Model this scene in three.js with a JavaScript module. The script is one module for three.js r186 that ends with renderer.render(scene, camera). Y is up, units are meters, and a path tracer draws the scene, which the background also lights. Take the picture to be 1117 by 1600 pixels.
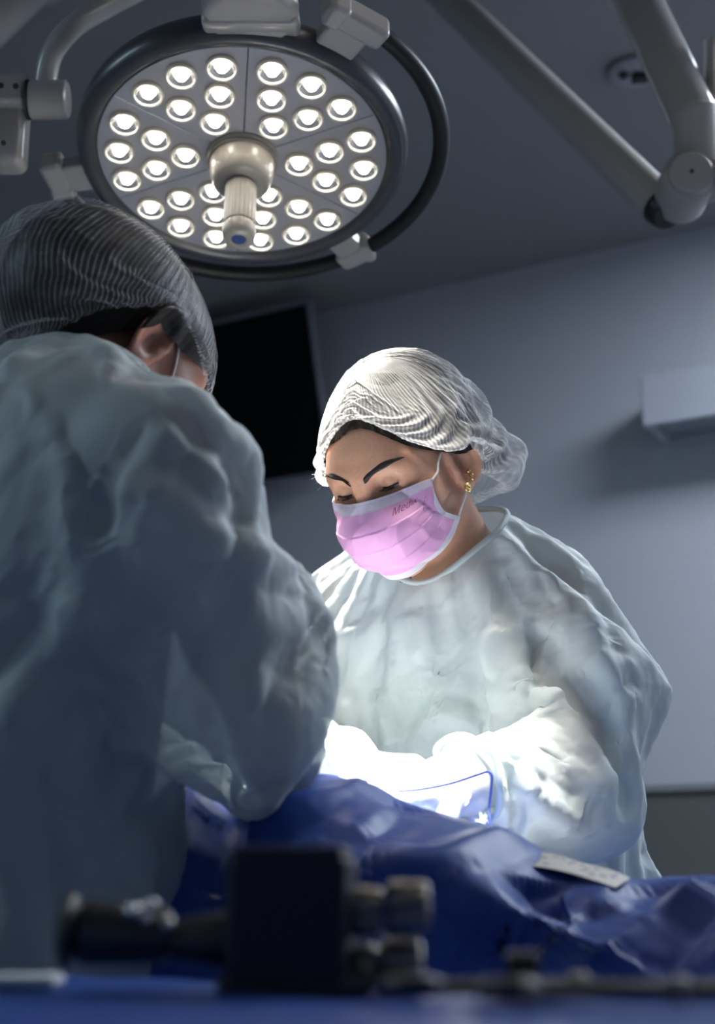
import * as THREE from 'three';
import { RoundedBoxGeometry } from 'three/addons/geometries/RoundedBoxGeometry.js';
import { RectAreaLightUniformsLib } from 'three/addons/lights/RectAreaLightUniformsLib.js';
import { mergeGeometries } from 'three/addons/utils/BufferGeometryUtils.js';
import { ImprovedNoise } from 'three/addons/math/ImprovedNoise.js';

// ---------- camera, light, exposure ----------
const scene = new THREE.Scene();
scene.background = new THREE.Color(0x000000);
const FOCAL = 2300, PITCH = THREE.MathUtils.degToRad(15), EYE = new THREE.Vector3(0, 0.92, 0);
const camera = new THREE.PerspectiveCamera(2 * Math.atan(800 / FOCAL) * 180 / Math.PI, 1117 / 1600, 0.05, 30);
camera.position.copy(EYE);
camera.rotation.set(PITCH, 0, 0);
camera.focus = 1.72; camera.userData.fStop = 3.8;
const renderer = new THREE.WebGLRenderer({ antialias: true });
renderer.toneMapping = THREE.LinearToneMapping;
renderer.toneMappingExposure = 1.0;
renderer.shadowMap.enabled = true;
RectAreaLightUniformsLib.init();
const PANEL_GLOW = [16, 7], PANEL_COLOR = [new THREE.Color(0.8, 0.89, 1.0), new THREE.Color(0.62, 0.85, 1.0)];       // dimmed ceiling panels behind the camera
const LED_BEAM = 2.25, LED_SPILL = 0.02, LED_GLOW = 20, LED_COLOR = new THREE.Color(1.0, 0.94, 0.85);

// ---------- helpers ----------
const V = (x, y, z) => new THREE.Vector3(x, y, z);
const AHEAD = V(0, Math.sin(PITCH), -Math.cos(PITCH)), ABOVE = V(0, Math.cos(PITCH), Math.sin(PITCH));
// a measured point of the photograph and its distance -> metres in the room
const P = (px, py, dist) => EYE.clone().addScaledVector(AHEAD, dist).addScaledVector(V(1, 0, 0), (px - 558.5) / FOCAL * dist).addScaledVector(ABOVE, (800 - py) / FOCAL * dist);
function rng(seed) { let s = seed >>> 0; return () => { s = (s + 0x6D2B79F5) >>> 0; let t = Math.imul(s ^ s >>> 15, 1 | s); t = t + Math.imul(t ^ t >>> 7, 61 | t) ^ t; return ((t ^ t >>> 14) >>> 0) / 4294967296; }; }
const perlin = new ImprovedNoise();
const noise = (x, y, z) => perlin.noise(x + 31.7, y + 17.3, z + 5.1);
const clamp = (x, a = 0, b = 1) => Math.min(b, Math.max(a, x));
const smooth = (a, b, x) => { const t = clamp((x - a) / (b - a)); return t * t * (3 - 2 * t); };
const lerp = (a, b, t) => a + (b - a) * t;
const taken = {};
function numbered(name) { const n = taken[name] = (taken[name] ?? -1) + 1; return n ? `${name}_${String(n).padStart(3, '0')}` : name; }
function mesh(name, geo, mat, parent = scene) {
  const m = new THREE.Mesh(geo, mat);
  m.name = parent === scene ? numbered(name) : name;
  m.castShadow = m.receiveShadow = true; parent.add(m); return m;
}
function thing(name, label, category, pos, group) {
  const g = new THREE.Group(); g.name = numbered(name); scene.add(g);
  if (pos) g.position.copy(pos);
  g.userData = { label, category }; if (group) g.userData.group = group; return g;
}
const tag = (o, label, category, group) => { o.userData.label = label; o.userData.category = category; if (group) o.userData.group = group; return o; };
const structure = (o, label, category) => { o.userData = { kind: 'structure', label, category }; return o; };
const std = (o) => new THREE.MeshStandardMaterial(o);
const phys = (o) => new THREE.MeshPhysicalMaterial(o);
const lin = (r, g, b) => new THREE.Color().setRGB(r, g, b);
const rbox = (w, h, d, r = 0.004, s = 3) => new RoundedBoxGeometry(w, h, d, s, Math.min(r, w / 2.01, h / 2.01, d / 2.01));
function place(geo, x, y, z, rx = 0, ry = 0, rz = 0) { return geo.applyMatrix4(new THREE.Matrix4().compose(V(x, y, z), new THREE.Quaternion().setFromEuler(new THREE.Euler(rx, ry, rz)), V(1, 1, 1))); }
function alongAxis(geo, a, b) { const d = b.clone().sub(a); return geo.applyMatrix4(new THREE.Matrix4().compose(a.clone().add(b).multiplyScalar(0.5), new THREE.Quaternion().setFromUnitVectors(V(0, 1, 0), d.clone().normalize()), V(1, 1, 1))); }
function rod(a, b, r0, r1 = r0, bevel = 0.003, seg = 40) {   // a round bar with rounded rims from a to b
  const L = a.distanceTo(b), pr = [[0, -L / 2], [r0 - bevel, -L / 2], [r0, -L / 2 + bevel], [r1, L / 2 - bevel], [r1 - bevel, L / 2], [0, L / 2]].map(p => new THREE.Vector2(Math.max(p[0], 0), p[1]));
  return alongAxis(new THREE.LatheGeometry(pr, seg), a, b);
}
const lathe = (pts, seg = 48) => new THREE.LatheGeometry(pts.map(p => new THREE.Vector2(p[0], p[1])), seg);
const tube = (pts, r, seg = 60, rad = 12) => new THREE.TubeGeometry(new THREE.CatmullRomCurve3(pts, false, 'centripetal'), seg, r, rad, false);
function plain(geos) { return mergeGeometries(geos.map(g => { const h = g.index ? g.toNonIndexed() : g; for (const k of Object.keys(h.attributes)) if (!['position', 'normal', 'uv'].includes(k)) h.deleteAttribute(k); return h; })); }
function noiseTexture(size, fn, srgb = false) {
  const d = new Uint8Array(size * size * 4);
  for (let y = 0; y < size; y++) for (let x = 0; x < size; x++) { const c = fn(x / size, y / size, x, y), i = (y * size + x) * 4; for (let k = 0; k < 3; k++) d[i + k] = clamp(Array.isArray(c) ? c[k] : c) * 255; d[i + 3] = 255; }
  const t = new THREE.DataTexture(d, size, size); t.wrapS = t.wrapT = THREE.RepeatWrapping; t.magFilter = THREE.LinearFilter; t.minFilter = THREE.LinearMipmapLinearFilter; t.generateMipmaps = true;
  if (srgb) t.colorSpace = THREE.SRGBColorSpace; t.needsUpdate = true; return t;
}
const wrapNoise = (u, v, n, seed) => {  // tiling value noise
  const x = u * n, y = v * n, xi = Math.floor(x), yi = Math.floor(y), h = (a, b) => { let k = Math.imul(((a % n) + n) % n + 101 * seed, 374761393) + Math.imul(((b % n) + n) % n, 668265263); k = Math.imul(k ^ k >>> 13, 1274126177); return ((k ^ k >>> 16) >>> 0) / 4294967296; };
  const fx = x - xi, fy = y - yi, sx = fx * fx * (3 - 2 * fx), sy = fy * fy * (3 - 2 * fy);
  return lerp(lerp(h(xi, yi), h(xi + 1, yi), sx), lerp(h(xi, yi + 1), h(xi + 1, yi + 1), sx), sy);
};

// ---------- the room ----------
const WALL_ALONG = V(0.868, 0, 0.496), WALL_IN = V(-0.496, 0, 0.868), WALL_AT = V(0.43, 0, -4.47), CEIL = 2.92;
const room = (a, y, n) => WALL_AT.clone().addScaledVector(WALL_ALONG, a).addScaledVector(WALL_IN, n).setY(y);
const ROOM_TURN = -Math.atan2(WALL_ALONG.z, WALL_ALONG.x);
const paintBump = noiseTexture(256, (u, v) => 0.5 * wrapNoise(u, v, 64, 1) + 0.5 * wrapNoise(u, v, 23, 2));
const wallMat = std({ color: lin(0.42, 0.435, 0.485), roughness: 0.42, bumpMap: paintBump, bumpScale: 0.0012 });
const ceilMat = std({ color: lin(0.235, 0.23, 0.24), roughness: 0.8 });
const floorMat = std({ color: lin(0.30, 0.33, 0.37), roughness: 0.35 });
function slab(name, a0, a1, y0, y1, n0, n1, mat, label, cat) {
  const g = new THREE.BoxGeometry(a1 - a0, y1 - y0, n1 - n0), o = mesh(name, g, mat);
  const uv = g.attributes.uv; for (let i = 0; i < uv.count; i++) uv.setXY(i, uv.getX(i) * Math.max(a1 - a0, n1 - n0), uv.getY(i) * Math.max(y1 - y0, n1 - n0));
  o.position.copy(room((a0 + a1) / 2, (y0 + y1) / 2, (n0 + n1) / 2)); o.rotation.y = ROOM_TURN;
  return structure(o, label, cat);
}
slab('floor', -4.1, 2.9, -0.1, 0, -0.1, 6.1, floorMat, 'smooth grey-blue operating room floor', 'floor');
slab('ceiling', -4.1, 2.9, CEIL, CEIL + 0.1, -0.1, 6.1, ceilMat, 'plain dark grey operating room ceiling', 'ceiling');
slab('wall_back', -4.1, 2.9, 0, CEIL, -0.1, 0, wallMat, 'smooth blue-grey painted wall behind the woman', 'wall');
slab('wall_front', -4.1, 2.9, 0, CEIL, 6, 6.1, wallMat, 'blue-grey wall behind the viewpoint', 'wall');
slab('wall_left', -4.1, -4, 0, CEIL, 0, 6, wallMat, 'blue-grey wall at the far side of the room', 'wall');
slab('wall_right', 2.8, 2.9, 0, CEIL, 0, 6, wallMat, 'blue-grey wall at the near side of the room', 'wall');
const dadoMat = std({ color: lin(0.095, 0.10, 0.10), roughness: 0.5 });
slab('trim_1', -3.9, 2.75, 0.02, 1.232, 0.004, 0.02, dadoMat, 'dark charcoal panel covering the lower wall', 'wall panel');
slab('trim_2', -3.9, 2.75, 1.232, 1.25, 0.002, 0.03, std({ color: lin(0.2, 0.21, 0.23), roughness: 0.4 }), 'thin grey rail capping the dark wall panel', 'rail');
function ceilingPanel(a, n, k, label) {
  const glow = PANEL_GLOW[k], color = PANEL_COLOR[k];
  const o = thing('ceiling_light_panel', label, 'ceiling light', room(a, CEIL, n), 'dimmed ceiling light panels'); o.rotation.y = ROOM_TURN;
  mesh('panel_frame', plain([[0, .31, 1.24, .03], [0, -.31, 1.24, .03], [.61, 0, .03, .62], [-.61, 0, .03, .62]].map(([x, z, w, d]) => place(rbox(w, .02, d, .004), x, -.01, z))), std({ color: 0xdddddd, roughness: .5 }), o);
  mesh('light_diffuser', place(rbox(1.2, .008, .6, .002), 0, -.006, 0), std({ color: 0xffffff, roughness: .8, emissive: color, emissiveIntensity: glow }), o);
  const l = new THREE.RectAreaLight(color, glow, 1.2, .6); l.position.set(0, -.013, 0); l.rotation.x = -Math.PI / 2; o.add(l);
}
ceilingPanel(1.95, 0.95, 0, 'dimmed ceiling light panel near the wall unit');
ceilingPanel(-1.2, 4.4, 1, 'dimmed ceiling light panel behind the man in the blue gown');

// ---------- the surgical light ----------
const enamel = phys({ color: lin(0.34, 0.325, 0.31), roughness: 0.32, clearcoat: 0.3, clearcoatRoughness: 0.2 });
const rimMat = phys({ color: lin(0.045, 0.045, 0.053), roughness: 0.34, clearcoat: 0.15, clearcoatRoughness: 0.15 });
const plateMat = phys({ color: lin(0.38, 0.372, 0.40), roughness: 0.26, clearcoat: 0.5, clearcoatRoughness: 0.12 });
const blackTube = phys({ color: lin(0.012, 0.012, 0.013), roughness: 0.42, specularIntensity: .6 });
const chrome = std({ color: lin(0.75, 0.74, 0.72), roughness: 0.16, metalness: 1 });
const gapMat = std({ color: lin(0.03, 0.03, 0.035), roughness: 0.7 });
const lensMat = phys({ color: lin(0.95, 0.93, 0.86), roughness: 0.25, transmission: 0.6, thickness: 0 });
const ledMat = std({ color: 0xffffff, roughness: 0.5, emissive: LED_COLOR, emissiveIntensity: LED_GLOW });
const LED_ARC = { outer: 0.331, mid: 0.242 }, LED_R = [0.1782, 0.1287, 0.0827], SPIN = -0.4196;
function surgicalLight(label, center, normalDown, spot) {
  const o = thing('surgical_light', label, 'surgical light', center);
  const X = V(1, 0, 0).addScaledVector(normalDown, -normalDown.x).normalize(), Y = normalDown.clone().negate(), Z = X.clone().cross(Y);
  o.quaternion.setFromRotationMatrix(new THREE.Matrix4().makeBasis(X, Y, Z));
  const at = (r, a, y = 0) => V(r * Math.cos(a), y, -r * Math.sin(a));
  mesh('rim', lathe([[.213, .002], [.218, -.004], [.228, -.006], [.238, .004], [.242, .02], [.238, .036], [.226, .046], [.212, .05], [.2, .05], [.2, .012], [.213, .002]], 96), rimMat, o);
  mesh('back_shell', lathe([[0, .105], [.05, .104], [.12, .09], [.18, .068], [.212, .049], [.212, .04], [0, .04]], 72), enamel, o);
  mesh('back_board', lathe([[0, .012], [.206, .012], [.206, .018], [0, .018]], 72), gapMat, o);
  // six face plates with a narrow gap between neighbours
  for (let k = 0; k < 6; k++) {
    const s = new THREE.Shape(), a0 = SPIN + k * Math.PI / 3, a1 = a0 + Math.PI / 3, g = 0.0016, R0 = .052, R1 = .209;
    const edge = (r, a, side) => { const q = Math.asin(g / r); return a + side * q; };
    s.absarc(0, 0, R1, edge(R1, a0, 1), edge(R1, a1, -1), false);
    s.absarc(0, 0, R0, edge(R0, a1, -1), edge(R0, a0, 1), true);
    const geo = new THREE.ExtrudeGeometry(s, { depth: .006, bevelEnabled: true, bevelThickness: .0015, bevelSize: .0012, bevelSegments: 2, curveSegments: 24 });
    geo.rotateX(-Math.PI / 2); geo.translate(0, .004, 0);     // shape (x, y) -> (x, -z)
    mesh('face_plate', geo, plateMat, o);
  }
  const ringGeo = lathe([[.0165, .003], [.0192, .001], [.0196, -.003], [.0186, -.0058], [.0168, -.0056], [.0158, -.002], [.0165, .003]], 32);
  const cupGeo = lathe([[.0165, -.0035], [.0135, .0005], [.0085, .0035], [.0, .0042]], 28);
  const bulbGeo = lathe([[.0075, .003], [.0078, -.001], [.0065, -.0045], [.0035, -.0066], [0, -.007]], 24);
  const light = (pos) => {
    const led = mesh('led_lens', ringGeo, lensMat, o); led.position.copy(pos); led.scale.setScalar(1.14);
    mesh('reflector', cupGeo, chrome, led); mesh('led_bulb', bulbGeo, ledMat, led);
    const beam = new THREE.SpotLight(LED_COLOR, LED_BEAM * spot.gain, 0, spot.angle, 1, 2); beam.position.set(pos.x, -.008, pos.z);
    beam.target.position.set(pos.x * spot.pinch + spot.shift[0], -spot.reach, pos.z * spot.pinch + spot.shift[1]); beam.castShadow = true; beam.shadow.radius = 0.8; o.add(beam, beam.target);
  };
  for (let k = 0; k < 6; k++) {
    const mid = SPIN + Math.PI / 6 + k * Math.PI / 3;
    for (const j of [-1, 0, 1]) light(at(LED_R[0], mid + j * LED_ARC.outer));
    for (const j of [-1, 1]) light(at(LED_R[1], mid + j * LED_ARC.mid));
    light(at(LED_R[2], mid));
  }


  const hub = mesh('hub', lathe([[0, .01], [.052, .01], [.0535, .004], [.0525, -.003], [.0475, -.005], [.047, -.011], [.046, -.03], [.042, -.045], [.034, -.052], [0, -.052]], 56), phys({ color: lin(0.3, 0.275, 0.235), roughness: .35, clearcoat: .3 }), o);
  mesh('hub_band', lathe([[.0475, -.0035], [.0515, -.005], [.052, -.009], [.0475, -.0105]], 56), std({ color: lin(.12, .11, .1), roughness: .4 }), hub);
  // ribbed handle
  const prof = [], hp = [[.0, -.05], [.022, -.05], [.0235, -.056], [.0225, -.062], [.0215, -.1], [.0215, -.125], [.0235, -.131], [.0238, -.143], [.021, -.151], [.0125, -.1535], [.0125, -.1515], [0, -.1515]];
  const hg = lathe(hp, 96), hpn = hg.attributes.position;
  const ribbed = new THREE.CylinderGeometry(.0218, .0222, .066, 144, 1, true); ribbed.translate(0, -.092, 0);
  const rp = ribbed.attributes.position; for (let i = 0; i < rp.count; i++) { const a = Math.atan2(rp.getZ(i), rp.getX(i)), f = 1 + .055 * Math.pow(Math.abs(Math.cos(a * 11)), .7); rp.setX(i, rp.getX(i) * f); rp.setZ(i, rp.getZ(i) * f); } ribbed.computeVertexNormals();
  const hmat = phys({ color: lin(0.42, 0.385, 0.32), roughness: .35, clearcoat: .3, transmission: .15, thickness: 0 });
  const handle = mesh('handle', hg, hmat, o); mesh('ribbed_grip', ribbed, hmat, handle);
  mesh('button', lathe([[0, -.1522], [.0095, -.1522], [.0105, -.1514], [.0105, -.15], [0, -.15]], 32), std({ color: lin(0.02, 0.045, 0.16), roughness: .4 }), handle);
  // curved black bar round the rim, held by three clamps
  const arc = []; for (let i = 0; i <= 60; i++) arc.push(at(.291, THREE.MathUtils.degToRad(-56 + i / 60 * 222), .024));
  mesh('rail', tube(arc, .0125, 120, 16), blackTube, o);
  const clampAt = (deg, len, wide) => {
    const a = THREE.MathUtils.degToRad(deg), q = new THREE.Quaternion().setFromAxisAngle(V(0, 1, 0), a);
    const c = mesh('clamp', plain([place(rbox(.036, .036, len, .009), .288, .024, 0), place(rbox(.05, .026, wide, .006), .258, .022, 0)]), enamel, o); c.quaternion.copy(q);
    const l = mesh('clamp_collar', place(rbox(.04, .04, len * .3, .008), .288, .024, len * .32), enamel, c);
  };
  clampAt(-55, .095, .06); clampAt(55, .062, .045); clampAt(168, .075, .055);
  return o;
}
// a hanger: bracket at the rim, post and arm up to the ceiling; parts of the light, given in room metres
function hanger(o, part) { o.updateMatrixWorld(true); const inv = o.matrixWorld.clone().invert(); return (name, geo) => mesh(name, geo.applyMatrix4(inv), enamel, o); }
const LIGHT_AT = V(-0.168, 1.974, -1.9434), LIGHT_DOWN = V(0.00302, -0.96584, 0.25914).normalize();
{
  const o = surgicalLight('round surgical light with thirty-six lit lenses above the capped man', LIGHT_AT, LIGHT_DOWN, { gain: 1, angle: 0.22, pinch: 0.35, reach: 0.95, shift: [0.15, 0] }), part = hanger(o);
  const j = P(391, 4, 1.93), up = V(0, 1, 0), top = j.clone().add(V(0, .16, .06));
  part('bracket', plain([alongAxis(lathe([[0, -.03], [.052, -.03], [.062, -.022], [.064, -.004], [.06, .012], [.04, .02], [0, .02]], 48), j.clone().addScaledVector(up, -.001), j.clone().addScaledVector(up, .001)), place(rbox(.128, .03, .075, .008), j.x, j.y - .012, j.z - .03, .25, 0, 0)]));
  part('post', rod(j, top, .037));
  part('spring_arm', tube([top, top.clone().add(V(-.04, .1, .02)), V(-.4, 2.6, -1.6), V(-.8, 2.68, -1.4)], .035, 50, 20));
  part('ceiling_column', rod(V(-.8, 2.6, -1.4), V(-.8, CEIL - .002, -1.4), .05)); part('ceiling_flange', rod(V(-.8, CEIL - .05, -1.4), V(-.8, CEIL - .001, -1.4), .12));
}
{
  const at = V(0.24, 2.42, -1.32), o = surgicalLight('second round surgical light overhead, straight above the operating field', at, V(-0.2, -1.37, -0.29).normalize(), { gain: .85, angle: 0.16, pinch: 0.3, reach: 1.35, shift: [0.0, 0] }), part = hanger(o);
  part('post', rod(at.clone().add(V(0, .09, 0)), V(at.x, CEIL - .002, at.z), .035)); part('ceiling_flange', rod(V(at.x, CEIL - .04, at.z), V(at.x, CEIL - .001, at.z), .1));
}

// ---------- things on the wall and the ceiling ----------
const rayTo = (px, py) => P(px, py, 1).sub(EYE);
const onWall = (px, py, off) => { const d = rayTo(px, py), o = room(0, 0, off); return EYE.clone().addScaledVector(d, o.sub(EYE).dot(WALL_IN) / d.dot(WALL_IN)); };
const onCeiling = (px, py, drop) => { const d = rayTo(px, py); return EYE.clone().addScaledVector(d, (CEIL - drop - EYE.y) / d.y); };
{
  const tilt = THREE.MathUtils.degToRad(15), up = V(0, Math.cos(tilt), 0).addScaledVector(WALL_IN, Math.sin(tilt)), out = WALL_ALONG.clone().cross(up);
  const w = 1.02, h = .585, corner = onWall(484, 466, .26), c = corner.clone().addScaledVector(WALL_ALONG, -w / 2).addScaledVector(up, -h / 2);
  const o = thing('wall_monitor', 'large black switched-off flat monitor on the wall between the two people', 'monitor', c);
  o.quaternion.setFromRotationMatrix(new THREE.Matrix4().makeBasis(WALL_ALONG, up, out));
  const b = .016;
  mesh('frame', plain([place(rbox(w, b, .03, .004), 0, h / 2 - b / 2, -.008), place(rbox(w, b, .03, .004), 0, -h / 2 + b / 2, -.008), place(rbox(b, h, .03, .004), w / 2 - b / 2, 0, -.008), place(rbox(b, h, .03, .004), -w / 2 + b / 2, 0, -.008)]), std({ color: lin(.13, .13, .16), roughness: .35 }), o);
  mesh('screen', place(new THREE.BoxGeometry(w - .02, h - .02, .004), 0, 0, -.002), phys({ color: lin(.0025, .0025, .003), roughness: .35, specularIntensity: .25 }), o);
  mesh('back_cover', place(rbox(w - .03, h - .03, .04, .01), 0, 0, -.03), std({ color: lin(.05, .05, .055), roughness: .6 }), o);
  mesh('wall_bracket', plain([place(rbox(.3, .22, .02, .003), 0, 0, -.06), place(rbox(.09, .12, .16, .006), 0, 0, -.13)]), std({ color: lin(.06, .06, .06), roughness: .5 }), o);
}
{
  const c = onWall(1003, 667, .2), o = thing('wall_shelf_unit', 'grey box unit with a dark underside on the wall beside the woman', 'wall unit', c.clone().addScaledVector(WALL_ALONG, .46).addScaledVector(V(0, 1, 0), .075).addScaledVector(WALL_IN, -.1));
  o.rotation.y = ROOM_TURN;
  const grey = std({ color: lin(.36, .385, .44), roughness: .5 });
  mesh('housing', plain([place(rbox(.92, .15, .02, .006), 0, 0, .09), place(rbox(.92, .02, .198, .006), 0, .066, 0), place(rbox(.92, .15, .016, .004), 0, 0, -.091), place(rbox(.02, .15, .19, .006), .45, 0, 0), place(rbox(.02, .15, .19, .006), -.45, 0, 0)]), grey, o);
  for (const z of [-.045, 0, .045]) mesh('louvre', place(rbox(.87, .05, .006, .002), 0, -.03, z, .5, 0, 0), grey, o);   // open below, with slanted louvres inside
}
{
  const c = onCeiling(992, 108, 0), o = thing('smoke_detector', 'small round ceiling detector with black sensors between the two arms', 'detector', c);
  mesh('base', lathe([[0, -.022], [.05, -.022], [.066, -.014], [.07, -.0005], [0, -.0005]], 40), std({ color: lin(.3, .3, .33), roughness: .5 }), o);
  mesh('sensor', place(rbox(.042, .024, .03, .008), .01, -.03, .01), std({ color: lin(.008, .008, .01), roughness: .4 }), o);
  mesh('sensor', place(new THREE.SphereGeometry(.012, 20, 14), -.032, -.026, .016), std({ color: lin(.01, .01, .012), roughness: .4 }), o);
}
const armMat = phys({ color: lin(0.34, 0.325, 0.31), roughness: 0.22, clearcoat: 0.6, clearcoatRoughness: 0.12 });
const armDull = phys({ color: lin(0.34, 0.325, 0.31), roughness: 0.5, specularIntensity: .5 });
{ // pendant at the upper right: a slanting boom from the ceiling and a steep arm joined at an elbow
  const o = thing('pendant_arm', 'jointed grey ceiling pendant arm with a black end cap', 'pendant arm', V(0, 0, 0));
  const elbow = P(1068, 296, 2.55);
  const boom = P(640, -60, 3.3);
  mesh('boom', rod(boom, P(1035, 322, 2.6), .036, .036, .006), armDull, o);
  const d = P(1035, 322, 2.6).sub(boom).normalize();
  mesh('end_cap', rod(P(1032, 319, 2.6), P(1032, 319, 2.6).addScaledVector(d, .036), .038, .034, .006), std({ color: lin(.012, .012, .013), roughness: .35 }), o);
  mesh('elbow', rod(elbow.clone().add(V(.0, .0, .055)), elbow.clone().add(V(0, 0, -.05)), .047, .047, .012), armDull, o);
  const disc = mesh('elbow_cover', rod(elbow.clone().add(V(0, 0, .05)), elbow.clone().add(V(0, 0, .066)), .04, .038, .004), armDull, o);
  mesh('screw', rod(elbow.clone().add(V(0, 0, .064)), elbow.clone().add(V(0, 0, .0685)), .004, .0035, .001, 16), std({ color: lin(.02, .02, .02), roughness: .5 }), disc);
  mesh('sleeve', rod(P(1090, 262, 2.55), P(1086, 165, 2.55), .04, .04, .006), armDull, o);
  mesh('steep_arm', rod(P(1086, 190, 2.55), P(985, -25, 2.75), .043, .043, .006), armMat, o);
  mesh('riser', rod(P(1118, 250, 2.6), P(1118, 60, 2.6), .02, .02, .004), armMat, o);
  mesh('outer_arm', rod(elbow, P(1190, 262, 2.5), .034, .034, .006), armDull, o);
  for (const [q, r] of [[boom, .05], [P(985, -25, 2.75), .05]]) mesh('ceiling_post', rod(q.clone().addScaledVector(V(0, 1, 0), -.03), q.clone().setY(CEIL - .001), r), armDull, o);
}
{ // arm at the upper left
  const o = thing('lamp_spring_arm', 'bent pale tube arm ending in a hinged block beside the lit surgical light', 'suspension arm', V(0, 0, 0));
  const Z = 2.15;
  mesh('bent_tube', tube([P(300, -62, Z + .1), P(232, -24, Z + .06), P(170, 8, Z + .03), P(112, 44, Z), P(82, 82, Z), P(72, 118, Z), P(70, 150, Z)], .0168, 70, 20), enamel, o);
  const hub = mesh('hinge', rod(P(46, 156, Z), P(107, 156, Z), .0285, .0285, .004), enamel, o);
  mesh('hinge_ring', rod(P(42, 156, Z), P(46, 156, Z), .0292, .0292, .001), std({ color: lin(.02, .02, .02), roughness: .6 }), o);
  const blockc = P(-6, 192, Z), block = mesh('joint_block', plain([place(rbox(.095, .05, .06, .008), blockc.x, P(0, 146, Z).y, blockc.z), place(rbox(.092, .115, .05, .014), blockc.x - .002, P(0, 205, Z).y, blockc.z - .012)]), enamel, o);
  for (const [x, y] of [[2, 134], [25, 135], [6, 224]]) { const q = P(x, y, Z - .036); mesh('screw', rod(q, q.clone().add(V(0, -.001, .004)), .0045, .004, .001, 16), std({ color: lin(.015, .015, .015), roughness: .5 }), block); }
  const q = P(-120, 200, Z); mesh('yoke_arm', tube([P(-8, 170, Z), P(-70, 150, Z - .02), q, P(-150, -40, Z), P(-150, -160, Z + .1)], .026, 40, 16), enamel, o);
  const t = P(-150, -160, Z + .1); mesh('ceiling_post', rod(t.clone().add(V(0, -.03, 0)), t.clone().setY(CEIL - .001), .045), enamel, o);
  const t2 = P(300, -62, Z + .1); mesh('ceiling_drop', rod(t2.clone().add(V(0, -.02, 0)), t2.clone().setY(CEIL - .001), .03), enamel, o);
}
{ const a = P(-60, 75, 3.0), b = P(60, -35, 3.3); const o = thing('ceiling_rail_arm', 'dim brownish arm crossing the top corner above the bent tube', 'suspension arm', V(0, 0, 0));
  mesh('bar', rod(a, b, .05), armDull, o); mesh('ceiling_post', rod(b.clone().add(V(0, -.04, 0)), b.clone().setY(CEIL - .001), .055), armDull, o); }

// ---------- modelling tools: distance fields, surface nets, cloth ----------
const smin = (a, b, k) => { const h = Math.max(k - Math.abs(a - b), 0) / k; return Math.min(a, b) - h * h * k * 0.25; };
const smax = (a, b, k) => -smin(-a, -b, k);
function coneDist(x, y, z, a, b, ra, rb) {
  const bx = b.x - a.x, by = b.y - a.y, bz = b.z - a.z, px = x - a.x, py = y - a.y, pz = z - a.z;
  const t = clamp((px * bx + py * by + pz * bz) / (bx * bx + by * by + bz * bz + 1e-12)), dx = px - bx * t, dy = py - by * t, dz = pz - bz * t;
  return Math.sqrt(dx * dx + dy * dy + dz * dz) - (ra + (rb - ra) * t);
}
const ball = (x, y, z, cx, cy, cz, r) => Math.hypot(x - cx, y - cy, z - cz) - r;
function egg(x, y, z, cx, cy, cz, rx, ry, rz) { const a = (x - cx) / rx, b = (y - cy) / ry, c = (z - cz) / rz, k0 = Math.sqrt(a * a + b * b + c * c), k1 = Math.sqrt(a * a / (rx * rx) + b * b / (ry * ry) + c * c / (rz * rz)); return k1 < 1e-9 ? -Math.min(rx, ry, rz) : k0 * (k0 - 1) / k1; }
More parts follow.
